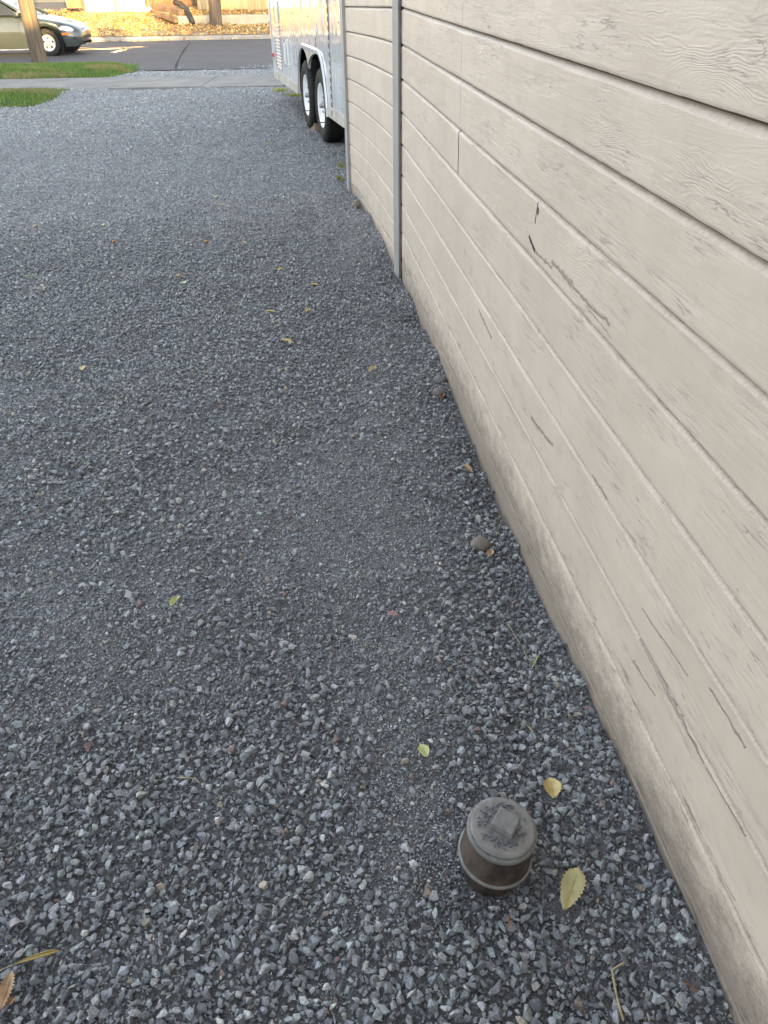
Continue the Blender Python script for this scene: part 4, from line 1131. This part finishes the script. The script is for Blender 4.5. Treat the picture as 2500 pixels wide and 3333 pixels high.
# headlamps: almond lens wrapped round the corner
for s_ in (1, -1):
    pts = []
    for i in range(20):
        a_ = 2 * math.pi * i / 20; pts.append((.28 + .15 * math.cos(a_), .615 + .062 * math.sin(a_) - .05 * math.cos(a_) * -.6))
    vv = [cpt(u, s_ * (chw(u) + .008), z) for u, z in pts]; cc_ = cpt(.28, s_ * (chw(.28) + .022), .615)
    mk('headlight', (vv + [cc_], [(i, (i + 1) % 20, 20) for i in range(20)]), m_lens, car, smooth=True)
    u0, u1 = .24, .42
    mk('marker_lamp', prism([cpt(u0, s_ * (chw(u0) + .012), .475), cpt(u1, s_ * (chw(u1) + .012), .475), cpt(u1, s_ * (chw(u1) + .012), .52), cpt(u0, s_ * (chw(u0) + .012), .52)], (0, .03 * s_, 0)), m_amb, car)
    # bumper seam, side crease, door seams
    sm = []
    def strip(ulist, z, hh_, off=.006):
        V2 = []; 
        for u in ulist: V2 += [cpt(u, s_ * (chw(u) + off), z), cpt(u, s_ * (chw(u) + off), z + hh_)]
        return V2, [(2 * i, 2 * i + 1, 2 * i + 3, 2 * i + 2) for i in range(len(ulist) - 1)]
    sm.append(strip(list(np.linspace(.06, .66, 12)), .555, .007))
    sm.append(strip(list(np.linspace(1.42, 3.18, 8)), .555, .010))
    sm.append(strip(list(np.linspace(1.42, 3.18, 8)), .52, .006))
    for u in (1.47, 2.46, 3.3):
        sm.append(([cpt(u, s_ * (chw(u) + .006), .24), cpt(u + .008, s_ * (chw(u) + .006), .24), cpt(u + .008, s_ * (chw(u) + .002), .86), cpt(u, s_ * (chw(u) + .002), .86)], [(0, 1, 2, 3)]))
    mk('seam', join(*sm), m_seam, car)
mk('front_intake', prism([cpt(-.006, .34, .36), cpt(-.006, -.34, .36), cpt(-.006, -.34, .43), cpt(-.006, .34, .43)], (-.02, 0, 0)), m_seam, car)
mk('fog_recess', prism([cpt(.07, .57, .35), cpt(.16, .655, .35), cpt(.16, .655, .42), cpt(.07, .57, .42)], (0, .02, 0)), m_seam, car)
mk('grille', prism([cpt(.02, .16, .56), cpt(.02, -.16, .56), cpt(.045, -.16, .60), cpt(.045, .16, .60)], (-.03, 0, 0)), m_seam, car)
mk('underbody', box((NOSE - 2.2, CY, CZ + .26), (3.9, 1.1, .14)), m_seam, car)

# ------------------------------------------------------------------ across the road
m_blk = simple('block_wall', (.42, .37, .27), .85, .12, 4, .4, 30, .006)
m_tie = simple('old_timber', (.20, .13, .08), .9, .35, 5, .5, 30, .01)
m_fen, nt, b = mat('fence_boards'); n = N(nt); ob = n.obj()
g = n.noise(n.mapping(ob, (8, 8, .8)), 1.5, 6, .6)
n.put(b.inputs['Base Color'], n.mix(n.ramp(g, .3, .7), (.30, .22, .11), (.46, .36, .20))); b.inputs['Roughness'].default_value = .85
m_fdk = simple('dark_fence', (.14, .075, .04), .85, .3, 4, .4, 20, .006)
wl = hit(580, 82, yard_z); wr_ = hit(880, 70, yard_z)
YW = float(wl[1]); zb = float(yard_z(wl[0], YW))
zt = float(atY(600, 52, YW)[2])
tag(mk('retaining_wall', box(((wl[0] + 14) / 2, YW + .15, (zb - .3 + zt) / 2), (14 - wl[0], .30, zt - zb + .3)), m_blk, bevel=.015), 'low pale concrete retaining wall across the road', 'wall')
tag(mk('planting_bed', grid(np.linspace(wl[0] + .1, 14, 60), np.linspace(YW + .28, YW + 3.2, 12), lambda X, Y: zt - .06 + (Y - YW) * .06 + (fbm(X, Y, 5) - .5) * .06), m_dirt, smooth=True), kind='structure')
YF = YW + 2.0
zf = float(atY(760, 33, YF)[2])
fence = thing('board_fence', (0, YF, zf), 'sunlit yellow timber fence of upright boards above the low wall', 'fence')
xa = float(atY(645, 30, YF)[0]); brds = []
x = xa; i = 0
while x < 13:
    brds.append(box((x + .07, YF + .01 * (i % 2), zf + .9), (.135, .022, 1.8 + .01 * (i % 3)))); x += .146; i += 1
mk('boards', join(*brds), m_fen, fence)
mk('rail', join(box(((xa + 13) / 2, YF + .05, zf + .4), (13 - xa, .05, .09)), box(((xa + 13) / 2, YF + .05, zf + 1.45), (13 - xa, .05, .09))), m_fen, fence)
xb = float(atY(470, 5, YF + 1.2)[0])
df = thing('dark_board_fence', (xb, YF + 1.2, zf), 'dark brown board fence left of the yellow fence', 'fence')
brds = []
x = xb; i = 0
while x < xa - .05:
    brds.append(box((x + .07, YF + 1.2, zf + 1.0), (.135, .022, 1.8))); x += .146; i += 1
mk('boards', join(*brds), m_fdk, df)
# timbers
def timber(a_, b_, sz, label, Ya, Yb):
    p = Vector(atY(*a_, Ya)); q = Vector(atY(*b_, Yb)); mid = (p + q) / 2; d = q - p
    rz = math.atan2(d.y, d.x); ry = -math.atan2(d.z, math.hypot(d.x, d.y))
    return tag(mk('garden_timber', box(tuple(mid), (d.length, sz, sz), rz, 0, ry), m_tie, bevel=.015), label, 'timber', 'garden timbers on the bank')
timber((500, 18), (592, 42), .20, 'thick upper timber stepping down the bank to the wall', YW + 2.2, YW + .1)
timber((505, 40), (575, 66), .16, 'lower timber edging the leafy bank left of the wall', YW + 1.4, YW - .1)
# dark tube standing in for a strip of shadow over the wall
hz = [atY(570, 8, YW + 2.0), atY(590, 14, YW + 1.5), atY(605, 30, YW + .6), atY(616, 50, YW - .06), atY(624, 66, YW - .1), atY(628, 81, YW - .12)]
m_blk2 = simple('shadow_black', (.03, .028, .026), .6, .2, 10)
tag(mk('shadow_strip', tube([tuple(p) for p in hz], .10, 10), m_blk2, smooth=True), 'strip of shadow over the low wall, built as a dark tube', 'shadow')
# white building
wb = thing('white_outbuilding', tuple(atY(380, 30, YW + 3.2)), 'white walled outbuilding glaring in the sun beyond the leafy bank', 'building')
YWB = YW + 3.2; xl_, xr_ = float(atY(275, 25, YWB)[0]), float(atY(488, 25, YWB)[0]); zl = float(atY(380, 34, YWB)[2])
mk('wall', box(((xl_ + xr_) / 2, YWB + 2, zl + 1.3), (xr_ - xl_, 4, 2.7)), m_white, wb)
mk('post', box((float(atY(378, 20, YWB)[0]), YWB - .05, zl + 1.2), (.10, .08, 2.6)), m_wood, wb)
mk('window', box(((xl_ + xr_) / 2 + 1.4, YWB - .01, zl + 1.6), (.9, .04, .9)), m_glass, wb)
mk('roof', prism([(xl_ - .3, YWB - .4, zl + 2.66), (xl_ - .3, YWB + 4.4, zl + 2.66), (xl_ - .3, YWB + 2, zl + 3.9)], (xr_ - xl_ + .6, 0, 0)), m_roof, wb)
xo = float(atY(216, 15, YWB - .4)[0]); xo2 = float(atY(268, 15, YWB - .4)[0]); zo = float(atY(240, 27, YWB - .4)[2])
gt = thing('wooden_gate', (xo, YWB - .4, zo), 'orange brown wooden gate left of the white outbuilding', 'gate')
mk('panel', join(*[box((xo + (xo2 - xo) * (i + .5) / 6, YWB - .4, zo + .8), ((xo2 - xo) / 6 - .008, .03, 1.6)) for i in range(6)]), m_tie, gt)
mk('post', box((xo2 + .03, YWB - .4, zo + .85), (.10, .10, 1.75)), m_fdk, gt)
# driveway on the left, lying on the verge
dv = [hit(px, py, yard_z) for px, py in ((60, 62), (110, 8), (190, 8), (215, 45), (300, 66), (290, 100), (120, 100))]
xs_ = np.linspace(-19, float(atY(215, 40, 36)[0]), 30)
tag(mk('side_driveway', grid(xs_, np.linspace(30.2, 39.8, 30), lambda X, Y: yard_z(X, Y) + .02), m_asph, smooth=True), kind='structure')

# autumn leaf litter on the verge (uncountable)
rg = np.random.default_rng(5)
M = 30000
PX = rg.uniform(-17, 3, M); PY = 29.6 + rg.random(M) ** .9 * 7.5
inroad = PY < 30.0
keep = np.where(inroad, rg.random(M) < .35, True) & (fbm(PX * 1.5, PY * 1.5, 77) > .30) & ~((PX > wl[0]) & (PY > YW - .02) & (PY < YW + .32))
PX, PY = PX[keep], PY[keep]; M = len(PX)
pz = np.where(PY < 30.14, np.where(PY < 29.95, gbase(PY) + .02, -.37), yard_z(PX, PY))
bed = (PX > wl[0]) & (PY > YW + .3); pz = np.where(bed, zt - .06 + (PY - YW) * .06 + .02, pz)
xdr = float(xs_.max()); pz = np.where((PX < xdr) & (PY > 30.2), pz + .02, pz)
V_ = np.zeros((M, 4, 3)); a_ = rg.uniform(0, 6.28, M); s_ = rg.uniform(.025, .055, M); tl = rg.normal(0, .35, (M, 2))
for k_, (u, v) in enumerate(((-1, 0), (0, -.6), (1, 0), (0, .6))):
    dx = (u * np.cos(a_) - v * np.sin(a_)) * s_; dy = (u * np.sin(a_) + v * np.cos(a_)) * s_
    V_[:, k_] = np.stack([PX + dx, PY + dy, pz + .02 + np.abs(tl[:, 0]) * s_ + tl[:, 0] * dx + tl[:, 1] * dy], 1)
cols = np.array([[.46, .27, .08], [.55, .38, .12], [.38, .18, .06], [.60, .46, .18], [.25, .12, .05]])[rg.integers(0, 5, M)] * rg.uniform(.9, 1.7, (M, 1))
me = bpy.data.meshes.new('leaf_litter'); me.from_pydata(V_.reshape(-1, 3).tolist(), [], np.arange(M * 4).reshape(-1, 4).tolist())
ca = me.color_attributes.new('tint', 'FLOAT_COLOR', 'POINT'); cc = np.ones((M, 4, 4)); cc[:, :, :3] = cols[:, None, :]
ca.data.foreach_set('color', cc.astype(np.float32).ravel()); me.materials.append(m_blade)
o = bpy.data.objects.new('leaf_litter', me); C.objects.link(o); tag(o, 'carpet of golden and brown autumn leaves on the bank across the road', 'fallen leaves', kind='stuff')

# ------------------------------------------------------------------ unseen trees and houses outside the frame, added for reflections and shade
def tree(x, y, z, hgt, cr, n_, cols_, label, seed):
    rg = np.random.default_rng(seed); rr = random.Random(seed)
    t = thing('tree', (x, y, z), label, 'tree')
    tb = [tube([(x, y, z - .2), (x + .1, y, z + hgt * .35), (x + rr.uniform(-.3, .3), y, z + hgt * .8)], [.22, .17, .05], 10)]
    for i in range(9):
        a_ = rr.uniform(0, 6.28); h0 = hgt * rr.uniform(.35, .7)
        tb.append(tube([(x + .08, y, z + h0), (x + math.cos(a_) * cr * .45, y + math.sin(a_) * cr * .45, z + h0 + cr * .4), (x + math.cos(a_) * cr * .8, y + math.sin(a_) * cr * .8, z + h0 + cr * .6)], [.07, .045, .015], 6))
    mk('trunk', join(*tb), m_pole, t)
    ncl = 60; c = rg.normal(size=(ncl, 3)); c /= np.linalg.norm(c, axis=1)[:, None]; c *= cr * rg.uniform(.3, 1, (ncl, 1)) * np.array([1, 1, .85]); c += np.array([x, y, z + hgt * .68])
    ci = rg.integers(0, ncl, n_); P = c[ci] + rg.normal(0, cr * .16, (n_, 3))
    V_ = np.zeros((n_, 4, 3)); a1 = rg.normal(size=(n_, 3)); a1 /= np.linalg.norm(a1, axis=1)[:, None]; a2 = np.cross(a1, rg.normal(size=(n_, 3))); a2 /= np.linalg.norm(a2, axis=1)[:, None]
    s_ = rg.uniform(.06, .12, (n_, 1))
    V_[:, 0] = P - a1 * s_; V_[:, 1] = P - a2 * s_ * .6; V_[:, 2] = P + a1 * s_; V_[:, 3] = P + a2 * s_ * .6
    o = mk('crown', (V_.reshape(-1, 3), np.arange(n_ * 4).reshape(-1, 4).tolist()), m_blade, t)
    ca = o.data.color_attributes.new('tint', 'FLOAT_COLOR', 'POINT'); col = np.array(cols_)[rg.integers(0, len(cols_), n_)] * rg.uniform(.7, 1.3, (n_, 1)); cc = np.ones((n_, 4, 4)); cc[:, :, :3] = col[:, None]
    ca.data.foreach_set('color', cc.astype(np.float32).ravel())
AUT = [(.40, .20, .05), (.48, .30, .07), (.30, .13, .04)]; GRN = [(.06, .09, .025), (.09, .12, .03)]
tree(-17, 39, 0, 7.5, 3.0, 5000, AUT, 'orange autumn tree across the road far left of the drive', 11)
tree(-24, 36, 0, 8.5, 3.4, 5000, AUT, 'tall golden tree at the far left end of the street', 12)
tree(-12.5, 44, .2, 7.0, 2.8, 4500, GRN, 'green tree behind the white outbuilding', 13)
tree(13.0, -14.5, .2, 13.2, 3.6, 22000, GRN, 'large tree behind the house at the back of the drive', 14)
m_hw = simple('house_siding', (.45, .42, .36), .7, .1, 2, .2, 10)
def house(x0, x1, y0, y1, hz_, label, chim=None):  # unseen shade caster: heights and chimney set by where its shadow ends
    hs_ = thing('house', ((x0 + x1) / 2, (y0 + y1) / 2, 0), label, 'house')
    mk('wall', box(((x0 + x1) / 2, (y0 + y1) / 2, hz_ / 2 - .3), (x1 - x0, y1 - y0, hz_ + .5)), m_hw, hs_)
    r_ = mk('roof', prism([(x0 - .3, y0 - .4, hz_ - .05), (x0 - .3, y1 + .4, hz_ - .05), (x0 - .3, (y0 + y1) / 2, hz_ + 0.68)], (x1 - x0 + .6, 0, 0)), m_roof, hs_)
    for i in range(4):
        xx = x0 + (x1 - x0) * (i + .5) / 4
        f_ = mk('window', box((xx, y1 + .012, 1.6), (1.1, .06, 1.2)), m_white, hs_)
        mk('pane', box((xx, y1 + .045, 1.6), (.95, .012, 1.05)), m_glass, f_)
    if chim: mk('chimney', box((chim, (y0 + y1) / 2, hz_ + .6), (.75, .62, 2.3)), m_roof, r_)
house(4.3, 17, -12, -7, 7.5, 'unseen two storey house behind the garage, added to cast shade', chim=5.7)
house(-18, 3.9, -12, -7, 6.5, 'unseen lower house wing behind the gravel drive, added to cast shade')
